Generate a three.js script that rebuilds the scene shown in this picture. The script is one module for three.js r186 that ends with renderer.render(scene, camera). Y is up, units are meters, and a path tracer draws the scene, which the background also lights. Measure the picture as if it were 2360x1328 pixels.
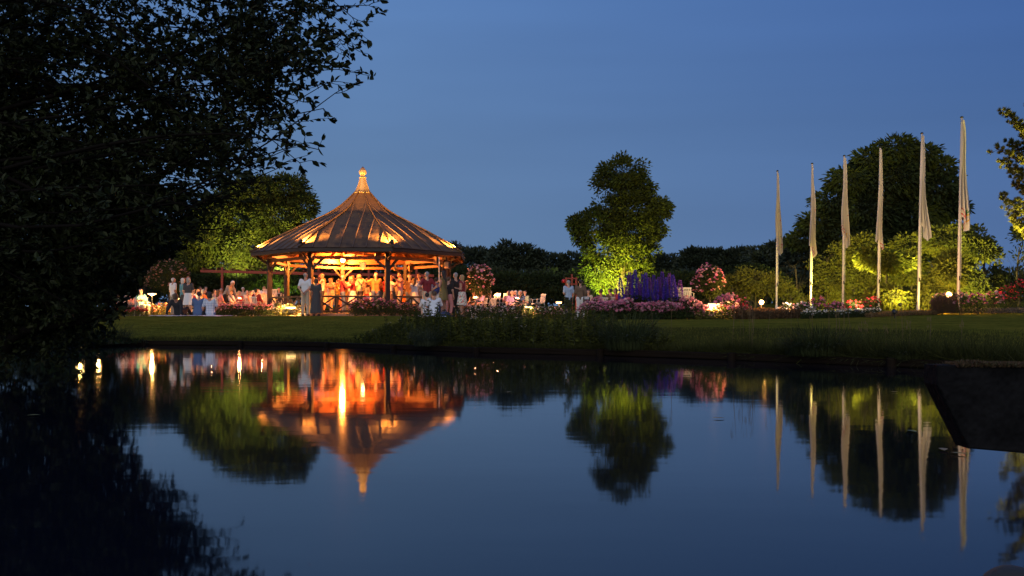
import * as THREE from 'three';
import { mergeGeometries, mergeVertices } from 'three/addons/utils/BufferGeometryUtils.js';

// ---------------------------------------------------------------- camera, sky, sun, exposure
const F = 2044, CX = 1180, HY = 738, EYE = 0.5;            // focal length, centre and horizon of the 2360 x 1328 photograph, eye height over the water
const scene = new THREE.Scene();
const camera = new THREE.PerspectiveCamera(2 * Math.atan(HY / F) * 180 / Math.PI, 2360 / (2 * HY), 0.1, 3000);
camera.position.set(0, EYE, 0);
camera.lookAt(0, EYE, -10);
camera.setViewOffset(2360, 2 * HY, 0, 0, 2360, 1328);      // a shifted lens: verticals stay vertical
camera.updateProjectionMatrix();

const renderer = new THREE.WebGLRenderer({ antialias: true });
renderer.toneMapping = THREE.LinearToneMapping;
renderer.toneMappingExposure = 1;
renderer.shadowMap.enabled = true;

// after-glow of the set sun, low behind the camera: wide and weak
const SUN = new THREE.Vector3(-0.2, 0.56, 0.8).normalize();
const sun = new THREE.DirectionalLight(new THREE.Color(1, 0.86, 0.66), 1.0);
sun.position.copy(SUN).multiplyScalar(80);
sun.shadow.radius = 90;
sun.castShadow = true;
sun.shadow.mapSize.set(2048, 2048);
Object.assign(sun.shadow.camera, { left: -60, right: 60, top: 40, bottom: -40, near: 1, far: 260 });
sun.target.position.set(0, 0, -30);
scene.add(sun, sun.target);

// ---------------------------------------------------------------- small tools
let seedNow = 1;
const seed = (n) => { seedNow = n >>> 0; };
const rnd = () => { seedNow = (seedNow + 0x6d2b79f5) | 0; let t = Math.imul(seedNow ^ (seedNow >>> 15), 1 | seedNow); t = (t + Math.imul(t ^ (t >>> 7), 61 | t)) ^ t; return ((t ^ (t >>> 14)) >>> 0) / 4294967296; };
const rr = (a, b) => a + (b - a) * rnd();
const V = (x, y, z) => new THREE.Vector3(x, y, z);
const lerp = (a, b, t) => a + (b - a) * t;
const clamp = (x, a, b) => Math.min(b, Math.max(a, x));
const smooth = (a, b, x) => { const t = clamp((x - a) / (b - a), 0, 1); return t * t * (3 - 2 * t); };
const at = (px, py, d) => V((px - CX) / F * d, EYE + (HY - py) / F * d, -d);   // the point d metres in front that shows at a place of the photograph
const ax = (px, d) => (px - CX) / F * d;
const hash2 = (x, y) => { let h = Math.imul(x | 0, 374761393) ^ Math.imul(y | 0, 668265263); h = Math.imul(h ^ (h >>> 13), 1274126177); return ((h ^ (h >>> 16)) >>> 0) / 4294967296; };
const vnoise = (x, y) => { const i = Math.floor(x), j = Math.floor(y), u = x - i, v = y - j, s = u * u * (3 - 2 * u), t = v * v * (3 - 2 * v); return lerp(lerp(hash2(i, j), hash2(i + 1, j), s), lerp(hash2(i, j + 1), hash2(i + 1, j + 1), s), t); };
const fbm = (x, y, o = 4) => { let s = 0, a = 0.5, n = 0; for (let k = 0; k < o; k++) { s += a * vnoise(x, y); n += a; x = x * 2.03 + 17.1; y = y * 2.03 + 5.7; a *= 0.5; } return s / n; };
// noise that tiles with period p
const tnoise = (x, y, p) => { const i = Math.floor(x), j = Math.floor(y), u = x - i, v = y - j, s = u * u * (3 - 2 * u), t = v * v * (3 - 2 * v), m = (a) => ((a % p) + p) % p; return lerp(lerp(hash2(m(i), m(j)), hash2(m(i + 1), m(j)), s), lerp(hash2(m(i), m(j + 1)), hash2(m(i + 1), m(j + 1)), s), t); };
const tfbm = (x, y, p, o = 4) => { let s = 0, a = 0.5, n = 0; for (let k = 0; k < o; k++) { s += a * tnoise(x, y, p); n += a; x *= 2; y *= 2; p *= 2; a *= 0.5; } return s / n; };

// sky: deep blue dusk, paler towards the horizon, a little brighter where the sun went down
{
  const W = 1024, H = 512, data = new Float32Array(W * H * 4);
  const stops = [[-90, 0.01, 0.013, 0.012], [-4, 0.02, 0.03, 0.04], [0, 0.122, 0.208, 0.36], [4, 0.116, 0.205, 0.365], [9, 0.108, 0.2, 0.38], [14, 0.1, 0.197, 0.405], [20, 0.091, 0.192, 0.43], [35, 0.068, 0.15, 0.37], [90, 0.045, 0.10, 0.27]];
  for (let j = 0; j < H; j++) {
    const el = ((j + 0.5) / H - 0.5) * 180;
    let k = 0; while (k < stops.length - 2 && el > stops[k + 1][0]) k++;
    const t = clamp((el - stops[k][0]) / (stops[k + 1][0] - stops[k][0]), 0, 1);
    for (let i = 0; i < W; i++) {
      const az = ((i + 0.5) / W - 0.5) * 2 * Math.PI, x = Math.cos(az) * Math.cos(el * Math.PI / 180), z = Math.sin(az) * Math.cos(el * Math.PI / 180), y = Math.sin(el * Math.PI / 180);
      const glow = Math.max(0, x * SUN.x + y * SUN.y + z * SUN.z) ** 2 * (el > 0 ? 1 : 0);
      // thin streaks of high cloud
      const w = el > 0 ? 1 + 0.11 * (fbm(Math.sin(az - 0.4) * 7 + 40, el * 0.45 + Math.sin(az) * 4 + 9, 4) - 0.5) * 2 * smooth(0, 12, el) : 1;
      // deeper blue towards the camera's right, where night comes up
      const t2 = clamp(x / 0.48, -0.35, 1.3) * (0.62 + 0.38 * smooth(2, 18, el)), side = [1 - 0.42 * t2, 1 - 0.34 * t2, 1 - 0.19 * t2 + 0.10 * t2 * smooth(12, 3, el)];
      const o = (j * W + i) * 4;
      for (let c = 0; c < 3; c++) data[o + c] = lerp(stops[k][c + 1], stops[k + 1][c + 1], t) * w * side[c] + glow * [0.16, 0.15, 0.17][c];
      data[o + 3] = 1;
    }
  }
  const tex = new THREE.DataTexture(data, W, H, THREE.RGBAFormat, THREE.FloatType);
  tex.mapping = THREE.EquirectangularReflectionMapping;
  tex.magFilter = tex.minFilter = THREE.LinearFilter;
  tex.needsUpdate = true;
  scene.background = tex;
  scene.environment = tex;
}

// ---------------------------------------------------------------- naming, tagging
const taken = new Map();
const numbered = (name) => { const n = taken.get(name) ?? 0; taken.set(name, n + 1); return n ? name + '_' + String(n).padStart(3, '0') : name; };
function tag(o, label, category, group, kind) {
  if (label) o.userData.label = label;
  if (category) o.userData.category = category;
  if (group) o.userData.group = group;
  if (kind) o.userData.kind = kind;
  return o;
}
function thing(name, label, category, pos = V(0, 0, 0), turn = 0, group) {
  const o = new THREE.Group(); o.name = numbered(name);
  o.position.copy(pos); o.rotation.y = turn;
  scene.add(o);
  return tag(o, label, category, group);
}
function mesh(name, geo, mat, parent = scene) {
  const m = new THREE.Mesh(geo, mat);
  m.name = parent === scene ? numbered(name) : name;
  m.castShadow = m.receiveShadow = true;
  parent.add(m);
  return m;
}
function dup(root, pos, turn, label, group) {
  const r = root.clone();
  r.name = numbered(root.name.replace(/_\d{3}$/, ''));
  r.userData = { ...root.userData };
  scene.add(r);
  r.position.copy(pos); if (turn !== undefined) r.rotation.y = turn;
  if (label) r.userData.label = label;
  if (group) r.userData.group = group;
  return r;
}
const ORD = ['first', 'second', 'third', 'fourth', 'fifth', 'sixth', 'seventh', 'eighth', 'ninth', 'tenth', 'eleventh', 'twelfth', 'thirteenth', 'fourteenth', 'fifteenth', 'sixteenth', 'seventeenth', 'eighteenth', 'nineteenth', 'twentieth', 'twenty-first', 'twenty-second', 'twenty-third', 'twenty-fourth', 'twenty-fifth', 'twenty-sixth', 'twenty-seventh', 'twenty-eighth', 'twenty-ninth', 'thirtieth'];

// ---------------------------------------------------------------- materials
const C = (r, g, b) => new THREE.Color().setRGB(r, g, b);
const std = (r, g, b, rough = 0.8, extra = {}) => new THREE.MeshStandardMaterial({ color: C(r, g, b), roughness: rough, ...extra });
const leafMat = (through = 0.35, extra = {}) => new THREE.MeshPhysicalMaterial({ color: 0xffffff, vertexColors: true, roughness: 0.62, specularIntensity: 0.5, transmission: through, thickness: 0, side: THREE.DoubleSide, ...extra });
const plainLeaf = new THREE.MeshStandardMaterial({ color: 0xffffff, vertexColors: true, roughness: 0.75, side: THREE.DoubleSide });
const LEAF = leafMat(0.3, { roughness: 0.95, specularIntensity: 0.2 });
function tex(n, paint, repeat = 1, srgb = false) {       // paint(u, v) -> [r, g, b] 0..1
  const d = new Uint8Array(n * n * 4);
  for (let j = 0; j < n; j++) for (let i = 0; i < n; i++) { const c = paint(i / n, j / n), o = (j * n + i) * 4; for (let k = 0; k < 3; k++) d[o + k] = clamp(c[k], 0, 1) * 255; d[o + 3] = 255; }
  const t = new THREE.DataTexture(d, n, n, THREE.RGBAFormat);
  t.wrapS = t.wrapT = THREE.RepeatWrapping; t.magFilter = THREE.LinearFilter; t.minFilter = THREE.LinearMipmapLinearFilter; t.repeat.set(repeat, repeat);
  if (srgb) t.colorSpace = THREE.SRGBColorSpace;
  t.needsUpdate = true;
  return t;
}
// sawn timber: long streaks and a few knots, along v
const woodTex = tex(256, (u, v) => {
  const w = tfbm(u * 32 + 0.6 * tnoise(u * 4, v * 4, 4), v * 2, 32, 3), b = tfbm(u * 4, v * 4, 4, 3), m = 0.55 + 0.45 * w + 0.25 * (b - 0.5);
  return [m, m * 0.96, m * 0.9];
});
const woodBump = tex(256, (u, v) => { const w = tfbm(u * 40, v * 2, 40, 3); return [w, w, w]; });
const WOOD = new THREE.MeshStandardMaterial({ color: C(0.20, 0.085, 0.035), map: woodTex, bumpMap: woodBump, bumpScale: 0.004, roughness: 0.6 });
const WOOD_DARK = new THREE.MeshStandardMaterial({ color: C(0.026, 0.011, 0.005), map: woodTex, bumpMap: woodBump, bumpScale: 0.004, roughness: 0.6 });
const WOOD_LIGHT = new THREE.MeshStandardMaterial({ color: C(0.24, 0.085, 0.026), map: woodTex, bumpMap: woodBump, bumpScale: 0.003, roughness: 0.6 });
const WOOD_WET = new THREE.MeshPhysicalMaterial({ specularIntensity: 0.1, color: C(0.016, 0.012, 0.009), map: woodTex, bumpMap: woodBump, bumpScale: 0.006, roughness: 0.75 });
const WOOD_RED = new THREE.MeshStandardMaterial({ color: C(0.30, 0.045, 0.02), map: woodTex, roughness: 0.65 });
const BARK = new THREE.MeshStandardMaterial({ color: C(0.04, 0.031, 0.022), roughness: 0.95, bumpMap: woodBump, bumpScale: 0.02 });
const BLACK = std(0.012, 0.012, 0.013, 0.45);
const STEEL = std(0.55, 0.55, 0.56, 0.32, { metalness: 0.85 });
const ALU = std(0.40, 0.37, 0.35, 0.45, { metalness: 0.2 });
const WHITE = std(0.5, 0.5, 0.48, 0.6);

// ---------------------------------------------------------------- geometry tools
function geoOf(pos, idx, extra = {}) {
  const g = new THREE.BufferGeometry();
  g.setAttribute('position', new THREE.BufferAttribute(pos instanceof Float32Array ? pos : new Float32Array(pos), 3));
  if (idx) g.setIndex(new THREE.BufferAttribute(idx instanceof Uint32Array ? idx : new Uint32Array(idx), 1));
  if (extra.uv) g.setAttribute('uv', new THREE.BufferAttribute(new Float32Array(extra.uv), 2));
  if (extra.color) g.setAttribute('color', new THREE.BufferAttribute(extra.color instanceof Float32Array ? extra.color : new Float32Array(extra.color), 3));
  if (extra.normals) g.computeVertexNormals();
  return g;
}
// box with bevelled long edges and uv in metres (v along the longest side)
function beam(a, b, w, h, bevel = 0.008, up = V(0, 1, 0)) {
  const L = a.distanceTo(b), d = b.clone().sub(a).normalize();
  let s = d.clone().cross(up); if (s.lengthSq() < 1e-6) s = V(1, 0, 0); s.normalize();
  const u = s.clone().cross(d).normalize(), x = w / 2, y = h / 2, e = Math.min(bevel, x * 0.4, y * 0.4);
  const ring = [[x - e, -y], [x, -y + e], [x, y - e], [x - e, y], [-x + e, y], [-x, y - e], [-x, -y + e], [-x + e, -y]];
  const pos = [], uv = [], idx = [];
  for (let k = 0; k < 8; k++) {
    const p = ring[k], q = ring[(k + 1) % 8], n = pos.length / 3, wid = Math.hypot(p[0] - q[0], p[1] - q[1]), u0 = k * 0.37;
    for (const [r, t, uu] of [[p, 0, u0], [q, 0, u0 + wid], [q, L, u0 + wid], [p, L, u0]]) {
      pos.push(a.x + d.x * t + s.x * r[0] + u.x * r[1], a.y + d.y * t + s.y * r[0] + u.y * r[1], a.z + d.z * t + s.z * r[0] + u.z * r[1]);
      uv.push(uu * 1.5, t * 0.8);
    }
    idx.push(n, n + 2, n + 1, n, n + 3, n + 2);
  }
  for (const t of [0, L]) {
    const n = pos.length / 3;
    for (const r of ring) { pos.push(a.x + d.x * t + s.x * r[0] + u.x * r[1], a.y + d.y * t + s.y * r[0] + u.y * r[1], a.z + d.z * t + s.z * r[0] + u.z * r[1]); uv.push(r[0] * 2, r[1] * 2); }
    for (let k = 1; k < 7; k++) idx.push(...(t ? [n, n + k + 1, n + k] : [n, n + k, n + k + 1]));
  }
  const g = geoOf(pos, idx, { uv }).toNonIndexed(); g.computeVertexNormals(); return g;
}
const box = (w, h, d, x = 0, y = 0, z = 0) => beam(V(x, y - h / 2, z), V(x, y + h / 2, z), w, d, Math.min(w, d, h) * 0.12, V(0, 0, 1));
function lathe(pts, n = 16) { const g = new THREE.LatheGeometry(pts.map((p) => new THREE.Vector2(Math.max(p[0], 1e-4), p[1])), n); return g; }
function merge(list) {
  const keep = list.map((g) => { const q = g.index ? g.toNonIndexed() : g.clone(); for (const k of Object.keys(q.attributes)) if (!['position', 'normal', 'uv'].includes(k)) q.deleteAttribute(k); if (!q.attributes.normal) q.computeVertexNormals(); if (!q.attributes.uv) q.setAttribute('uv', new THREE.BufferAttribute(new Float32Array(q.attributes.position.count * 2), 2)); return q; });
  return mergeGeometries(keep);
}
// tapered tubes, many of them in one buffer
class Tubes {
  constructor() { this.p = []; this.uv = []; this.i = []; }
  add(pts, r0, r1, sides = 6) {
    const n = pts.length, base = this.p.length / 3; let ref = V(0.31, 0.2, 0.93), len = 0;
    for (let k = 0; k < n; k++) {
      const d = pts[Math.min(k + 1, n - 1)].clone().sub(pts[Math.max(k - 1, 0)]).normalize();
      let s = ref.clone().cross(d); if (s.lengthSq() < 1e-4) s = V(1, 0.1, 0).cross(d); s.normalize();
      const u = d.clone().cross(s).normalize(); ref = u;
      const r = lerp(r0, r1, Math.pow(k / (n - 1), 0.8)); if (k) len += pts[k].distanceTo(pts[k - 1]);
      for (let j = 0; j < sides; j++) { const a = j / sides * Math.PI * 2, c = Math.cos(a) * r, e = Math.sin(a) * r; this.p.push(pts[k].x + s.x * c + u.x * e, pts[k].y + s.y * c + u.y * e, pts[k].z + s.z * c + u.z * e); this.uv.push(j / sides * 2, len * 0.5); }
      if (k) for (let j = 0; j < sides; j++) { const a = base + (k - 1) * sides + j, b = base + (k - 1) * sides + (j + 1) % sides; this.i.push(a, b, b + sides, a, b + sides, a + sides); }
    }
  }
  build() { return geoOf(this.p, this.i, { uv: this.uv, normals: true }); }
}
function bend(a, b, sag, wob = 0, n = 7) {      // a curve from a to b that sags (negative: rises) and wobbles
  const L = a.distanceTo(b), out = [];
  const q = V(rr(-1, 1), rr(-1, 1), rr(-1, 1)).multiplyScalar(wob * L), q2 = V(rr(-1, 1), rr(-1, 1), rr(-1, 1)).multiplyScalar(wob * L * 0.5);
  for (let k = 0; k <= n; k++) { const t = k / n, s = Math.sin(Math.PI * t); out.push(a.clone().lerp(b, t).add(V(0, -sag * L * s, 0)).addScaledVector(q, s).addScaledVector(q2, Math.sin(2 * Math.PI * t))); }
  return out;
}
// leaves: folded diamonds (2 triangles) or pointed six-corner blades (4 triangles), written straight into buffers
class Leaves {
  constructor(cap, fine = false) { this.fine = fine; this.nv = fine ? 6 : 4; this.nt = fine ? 4 : 2; this.p = new Float32Array(cap * this.nv * 3); this.c = new Float32Array(cap * this.nv * 3); this.i = new Uint32Array(cap * this.nt * 3); this.n = 0; this.cap = cap; }
  add(x, y, z, dx, dy, dz, len, wid, r, g, b, ux = rnd() - 0.5, uy = rnd() - 0.2, uz = rnd() - 0.5, fold = 0.25) {
    if (this.n >= this.cap) return;
    const dl = 1 / (Math.hypot(dx, dy, dz) || 1); dx *= dl; dy *= dl; dz *= dl;
    let sx = dy * uz - dz * uy, sy = dz * ux - dx * uz, sz = dx * uy - dy * ux; const sl = 1 / (Math.hypot(sx, sy, sz) || 1); sx *= sl; sy *= sl; sz *= sl;
    const nx = sy * dz - sz * dy, ny = sz * dx - sx * dz, nz = sx * dy - sy * dx;
    let o = this.n * this.nv * 3; const P = this.p, w = wid / 2, f = fold * w;
    const put = (t, s, h) => { P[o++] = x + dx * len * t + sx * s + nx * h; P[o++] = y + dy * len * t + sy * s + ny * h; P[o++] = z + dz * len * t + sz * s + nz * h; };
    const v0 = this.n * this.nv; let q = this.n * this.nt * 3; const I = this.i;
    if (this.fine) {
      put(0, 0, 0); put(0.38, w, f); put(0.74, w * 0.72, f * 0.8); put(1, 0, -f * 0.6); put(0.74, -w * 0.72, f * 0.8); put(0.38, -w, f);
      for (const k of [0, 1, 2, 0, 2, 3, 0, 3, 4, 0, 4, 5]) I[q++] = v0 + k;
    } else {
      put(0, 0, 0); put(0.45, w, f); put(1, 0, 0); put(0.45, -w, f);
      for (const k of [0, 1, 2, 0, 2, 3]) I[q++] = v0 + k;
    }
    const Cc = this.c; let m = this.n * this.nv * 3; for (let k = 0; k < this.nv; k++) { Cc[m++] = r; Cc[m++] = g; Cc[m++] = b; }
    this.n++;
  }
  build() { return geoOf(this.p.slice(0, this.n * this.nv * 3), this.i.slice(0, this.n * this.nt * 3), { color: this.c.slice(0, this.n * this.nv * 3) }); }
}
const sphereDir = () => { const z = rr(-1, 1), a = rr(0, 2 * Math.PI), r = Math.sqrt(1 - z * z); return V(r * Math.cos(a), z, r * Math.sin(a)); };
// a spray of leaves round a point, leaning outwards along dir
function clump(L, c, rad, n, dir, len, wid, col, spread = 0.9, droop = 0.25) {
  const tone = rr(0.75, 1.25), hue = rr(-0.12, 0.12);
  for (let k = 0; k < n; k++) {
    const d = sphereDir(), q = Math.cbrt(rnd()) * rad, t = tone * rr(0.8, 1.2), l = len * rr(0.7, 1.25);
    L.add(c.x + d.x * q, c.y + d.y * q * 0.75, c.z + d.z * q, dir.x + d.x * spread, dir.y + d.y * spread - droop, dir.z + d.z * spread, l, wid * l / len, col[0] * t * (1 + hue), col[1] * t, col[2] * t * (1 - hue));
  }
}

// ---------------------------------------------------------------- ground, pond
const BANK = [[-60, -26], [-20, -19], [-12, -17.8], [-7.7, -17.9], [-4.06, -17.3], [-0.52, -13.6], [1.35, -12.5], [2.38, -11.6], [3.9, -9.73], [4.9, -8.5], [8, -5], [14, 1], [30, 12], [60, 20]];
function bankZ(x) { let k = 0; while (k < BANK.length - 2 && x > BANK[k + 1][0]) k++; const [x0, z0] = BANK[k], [x1, z1] = BANK[k + 1]; return lerp(z0, z1, clamp((x - x0) / (x1 - x0), 0, 1)); }
const TOP = 0.085;                                       // height of the edging and of the turf behind it
function groundY(x, z) {
  const v = Math.max(0, bankZ(x) - z), far = lerp(0.675, 0.52, smooth(-6, 4, x)), t = clamp(v / 20, 0, 1);
  return TOP + (far - TOP) * t * (2 - t) + Math.max(0, Math.min(v, 90) - 24) * 0.024 * smooth(24, 32, v) + 0.012 * (fbm(x * 0.35 + 9, z * 0.35, 2) - 0.5) * smooth(0, 3, v);
}
const onGround = (px, d, dx = 0) => { const x = ax(px, d) + dx; return V(x, groundY(x, -d), -d); };
{
  // lawn and garden ground: one sheet from the edging to the horizon
  const xs = [], vs = [];
  for (let x = -14; x <= 24.001; x += 0.4) xs.push(x);
  for (let k = 1, x = 24; x < 700; k++) { x += 0.5 * Math.pow(1.22, k); xs.push(x); xs.unshift(-14 - (x - 24)); }
  for (let v = 0.05; v < 30; v += v < 4 ? 0.2 : 0.5) vs.push(v);
  for (let v = 30; v < 900; v *= 1.15) vs.push(v);
  const pos = [], uv = [], idx = [], W = xs.length;
  for (const v of vs) for (const x of xs) { const z = bankZ(x) - v; pos.push(x, groundY(x, z), z); uv.push(x, z); }
  for (let j = 0; j < vs.length - 1; j++) for (let i = 0; i < W - 1; i++) { const a = j * W + i; idx.push(a, a + 1, a + W + 1, a, a + W + 1, a + W); }
  const g = geoOf(pos, idx, { uv, normals: true });
  const turf = tex(512, (u, v) => { const a = tfbm(u * 8, v * 8, 8, 5), b = tfbm(u * 64, v * 64, 64, 2); const m = 0.45 + 0.5 * a + 0.5 * (b - 0.5); return [m * (0.9 + 0.25 * a), m, m * 0.75]; }, 0.23);
  const turfB = tex(512, (u, v) => { const b = tfbm(u * 64, v * 64, 64, 3); return [b, b, b]; }, 0.9);
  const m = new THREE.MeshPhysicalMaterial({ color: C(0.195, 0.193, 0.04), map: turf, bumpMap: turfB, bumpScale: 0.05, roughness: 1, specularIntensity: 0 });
  tag(mesh('lawn', g, m), 'mown lawn rising gently from the pond edge to the flower beds', null, null, 'structure');

  // the dark shore to the left, under the overhanging tree
  const sp = [], su = [], si = [], N = 26, M = 22;
  for (let j = 0; j <= M; j++) for (let i = 0; i <= N; i++) {
    const z = lerp(-17.6, 6, j / M), edge = -8.3 - 1.1 * Math.sin((z + 17) * 0.22) - 0.5 * fbm(z * 0.7, 3), x = edge - i * i * 0.05 - i * 0.12 + 0.6;
    const d = edge - x; sp.push(x, clamp(d * 0.35, -0.3, 0.55) + 0.1 * fbm(x * 1.3, z * 1.3) - 0.05, z); su.push(x, z);
  }
  for (let j = 0; j < M; j++) for (let i = 0; i < N; i++) { const a = j * (N + 1) + i; si.push(a, a + 1, a + N + 2, a, a + N + 2, a + N + 1); }
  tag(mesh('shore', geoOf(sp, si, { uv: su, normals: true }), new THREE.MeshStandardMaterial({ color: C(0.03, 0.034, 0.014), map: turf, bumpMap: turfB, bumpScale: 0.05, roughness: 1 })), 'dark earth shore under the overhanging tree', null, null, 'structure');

  // pond: dark still water with a trace of ripple
  const rip = tex(512, (u, v) => { const a = tfbm(u * 6, v * 24, 6, 4) * 0.7 + tfbm(u * 24 + 0.4 * tnoise(u * 6, v * 6, 6), v * 64, 24, 3) * 0.3; return [a, a, a]; }, 1);
  rip.repeat.set(0.16, 0.16);
  const wg = new THREE.PlaneGeometry(140, 70, 1, 1); wg.rotateX(-Math.PI / 2); wg.translate(0, 0, 6);
  const wu = wg.attributes.uv, wp = wg.attributes.position; for (let i = 0; i < wu.count; i++) wu.setXY(i, wp.getX(i), wp.getZ(i));
  const water = new THREE.MeshPhysicalMaterial({ color: C(0.003, 0.005, 0.011), roughness: 0.042, ior: 1.44, bumpMap: rip, bumpScale: 0.0006 });
  tag(mesh('pond_water', wg, water), 'still dark pond mirroring the lit pavilion and the sky', null, null, 'structure');
}

// timber edging along the far bank: planks between short posts
{
  const e = thing('pond_edging', 'dark wet timber plank edging along the far pond bank', 'edging');
  const pts = []; let acc = 0; const path = [];
  for (let x = -9.4; x <= 7; x += 0.05) path.push(V(x, 0, bankZ(x)));
  let last = path[0]; pts.push(last);
  for (const p of path) if (p.distanceTo(last) > 2.05) { pts.push(p); last = p; }
  seed(5);
  for (let k = 0; k < pts.length - 1; k++) {
    const a = pts[k], b = pts[k + 1], d = b.clone().sub(a).normalize(), n = V(-d.z, 0, d.x).multiplyScalar(n0(d));
    for (let t = 0; t < 2; t++) {
      const y = t ? TOP - 0.043 + rr(-0.006, 0.006) : -0.06, off = n.clone().multiplyScalar(0.03 + t * 0.004);
      mesh('plank', beam(a.clone().addScaledVector(d, 0.012).add(off).setY(y + rr(-0.004, 0.004)), b.clone().addScaledVector(d, -0.012).add(off).setY(y + rr(-0.004, 0.004)), 0.05, 0.088, 0.008), WOOD_WET, e);
    }
    const pp = a.clone().addScaledVector(n, 0.085);
    mesh('post', lathe([[0, -0.5], [0.055, -0.5], [0.055, TOP - 0.012], [0.045, TOP + 0.004], [0, TOP + 0.006]], 10).translate(pp.x, rr(-0.02, 0.015), pp.z), WOOD_WET, e);
  }
  function n0(d) { return d.x > 0 ? 1 : -1; }
}

// stone slab on edge, reaching in from the right just in front of the camera, moss along its top
{
  const D = 1.5, q = (px, py) => { const p = at(px, py, D); return [p.x, p.y]; };
  const s = new THREE.Shape();
  const P = [[2163, 846], [2163, 886], [2235, 1030], [2362, 1041], [2900, 1090], [2900, 1500], [3300, 1500], [3300, 842]].map((p) => q(...p));
  P.forEach((p, i) => (i ? s.lineTo(p[0], p[1]) : s.moveTo(p[0], p[1])));
  const g = new THREE.ExtrudeGeometry(s, { depth: 0.045, bevelEnabled: true, bevelThickness: 0.003, bevelSize: 0.003, bevelSegments: 2, steps: 1 });
  g.translate(0, 0, -D - 0.045);
  const st = tex(256, (u, v) => { const a = tfbm(u * 6, v * 6, 6, 5), b = tfbm(u * 40, v * 40, 40, 2), m = 0.25 + 0.75 * a + 0.4 * (b - 0.5) - (smooth(0.55, 0.7, tfbm(u * 3 + 7, v * 3, 3, 3)) * 0.35); return [m, m, m * 0.95]; }, 3.2);
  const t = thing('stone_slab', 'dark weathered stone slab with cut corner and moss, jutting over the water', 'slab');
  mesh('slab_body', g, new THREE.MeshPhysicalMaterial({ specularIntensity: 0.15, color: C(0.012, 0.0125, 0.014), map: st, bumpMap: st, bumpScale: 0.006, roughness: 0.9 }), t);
  const L = new Leaves(9000); seed(77);
  for (let k = 0; k < 9000; k++) {
    const u = Math.pow(rnd(), 0.9), px = lerp(2205, 2420, u), hump = 6 * Math.exp(-(((px - 2258) / 22) ** 2)) + 2.5 * fbm(px * 0.05, 2), p = at(px, 847 - hump * rnd(), D), z = -D - rr(-0.006, 0.05);
    const hang = 0;
    L.add(p.x, p.y - hang, hang ? -D + 0.004 : z, rr(-1, 1), hang ? -1 : rr(0.2, 1), rr(-0.5, 1), rr(0.004, 0.011), 0.003, rr(0.03, 0.06), rr(0.02, 0.036), 0.008);
  }
  mesh('moss', L.build(), plainLeaf, t).userData.kind = 'stuff';
}
// small dark stone breaking the surface in the near corner
{
  seed(12);
  const g = new THREE.IcosahedronGeometry(1, 4), p = g.attributes.position;
  for (let i = 0; i < p.count; i++) { const v = V(p.getX(i), p.getY(i), p.getZ(i)), n = 1 + 0.35 * (fbm(v.x * 1.6 + 5 + v.z, v.y * 1.6 + 5, 4) - 0.5); p.setXYZ(i, v.x * n * 0.085, v.y * n * 0.05, v.z * n * 0.07); }
  g.computeVertexNormals();
  const o = mesh('stone', g, std(0.03, 0.028, 0.024, 0.7));
  o.position.set(0.965, -0.012, -1.66);
  tag(o, 'small dark stone just breaking the water surface near the camera', 'stone');
}

// ---------------------------------------------------------------- pavilion: octagonal timber bandstand
const PD = 41, PC = V(ax(836, PD), 0, -PD), A0 = -21.4 * Math.PI / 180;
const PF = groundY(PC.x, PC.z + 4) + 0.1;                  // floor height
const dirK = (k) => { const a = A0 + k * Math.PI / 4; return V(Math.sin(a), 0, Math.cos(a)); };
const pav = thing('pavilion', 'octagonal timber pavilion with copper roof, gilded ball on top, dancers inside', 'pavilion', PC);
const ROOF = [[0.30, 6.42], [0.38, 6.33], [0.52, 6.18], [0.72, 5.98], [0.98, 5.74], [1.30, 5.50], [1.70, 5.26], [2.20, 5.00], [2.80, 4.71], [3.45, 4.38], [4.10, 4.03], [4.60, 3.73], [5.02, 3.47]];
const TAN = Math.tan(Math.PI / 8), COS = Math.cos(Math.PI / 8);
function roofY(r) { let k = 0; while (k < ROOF.length - 2 && r > ROOF[k + 1][0]) k++; const [a, h] = ROOF[k], [b, q] = ROOF[k + 1]; return lerp(h, q, clamp((r - a) / (b - a), 0, 1.1)); }
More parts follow.
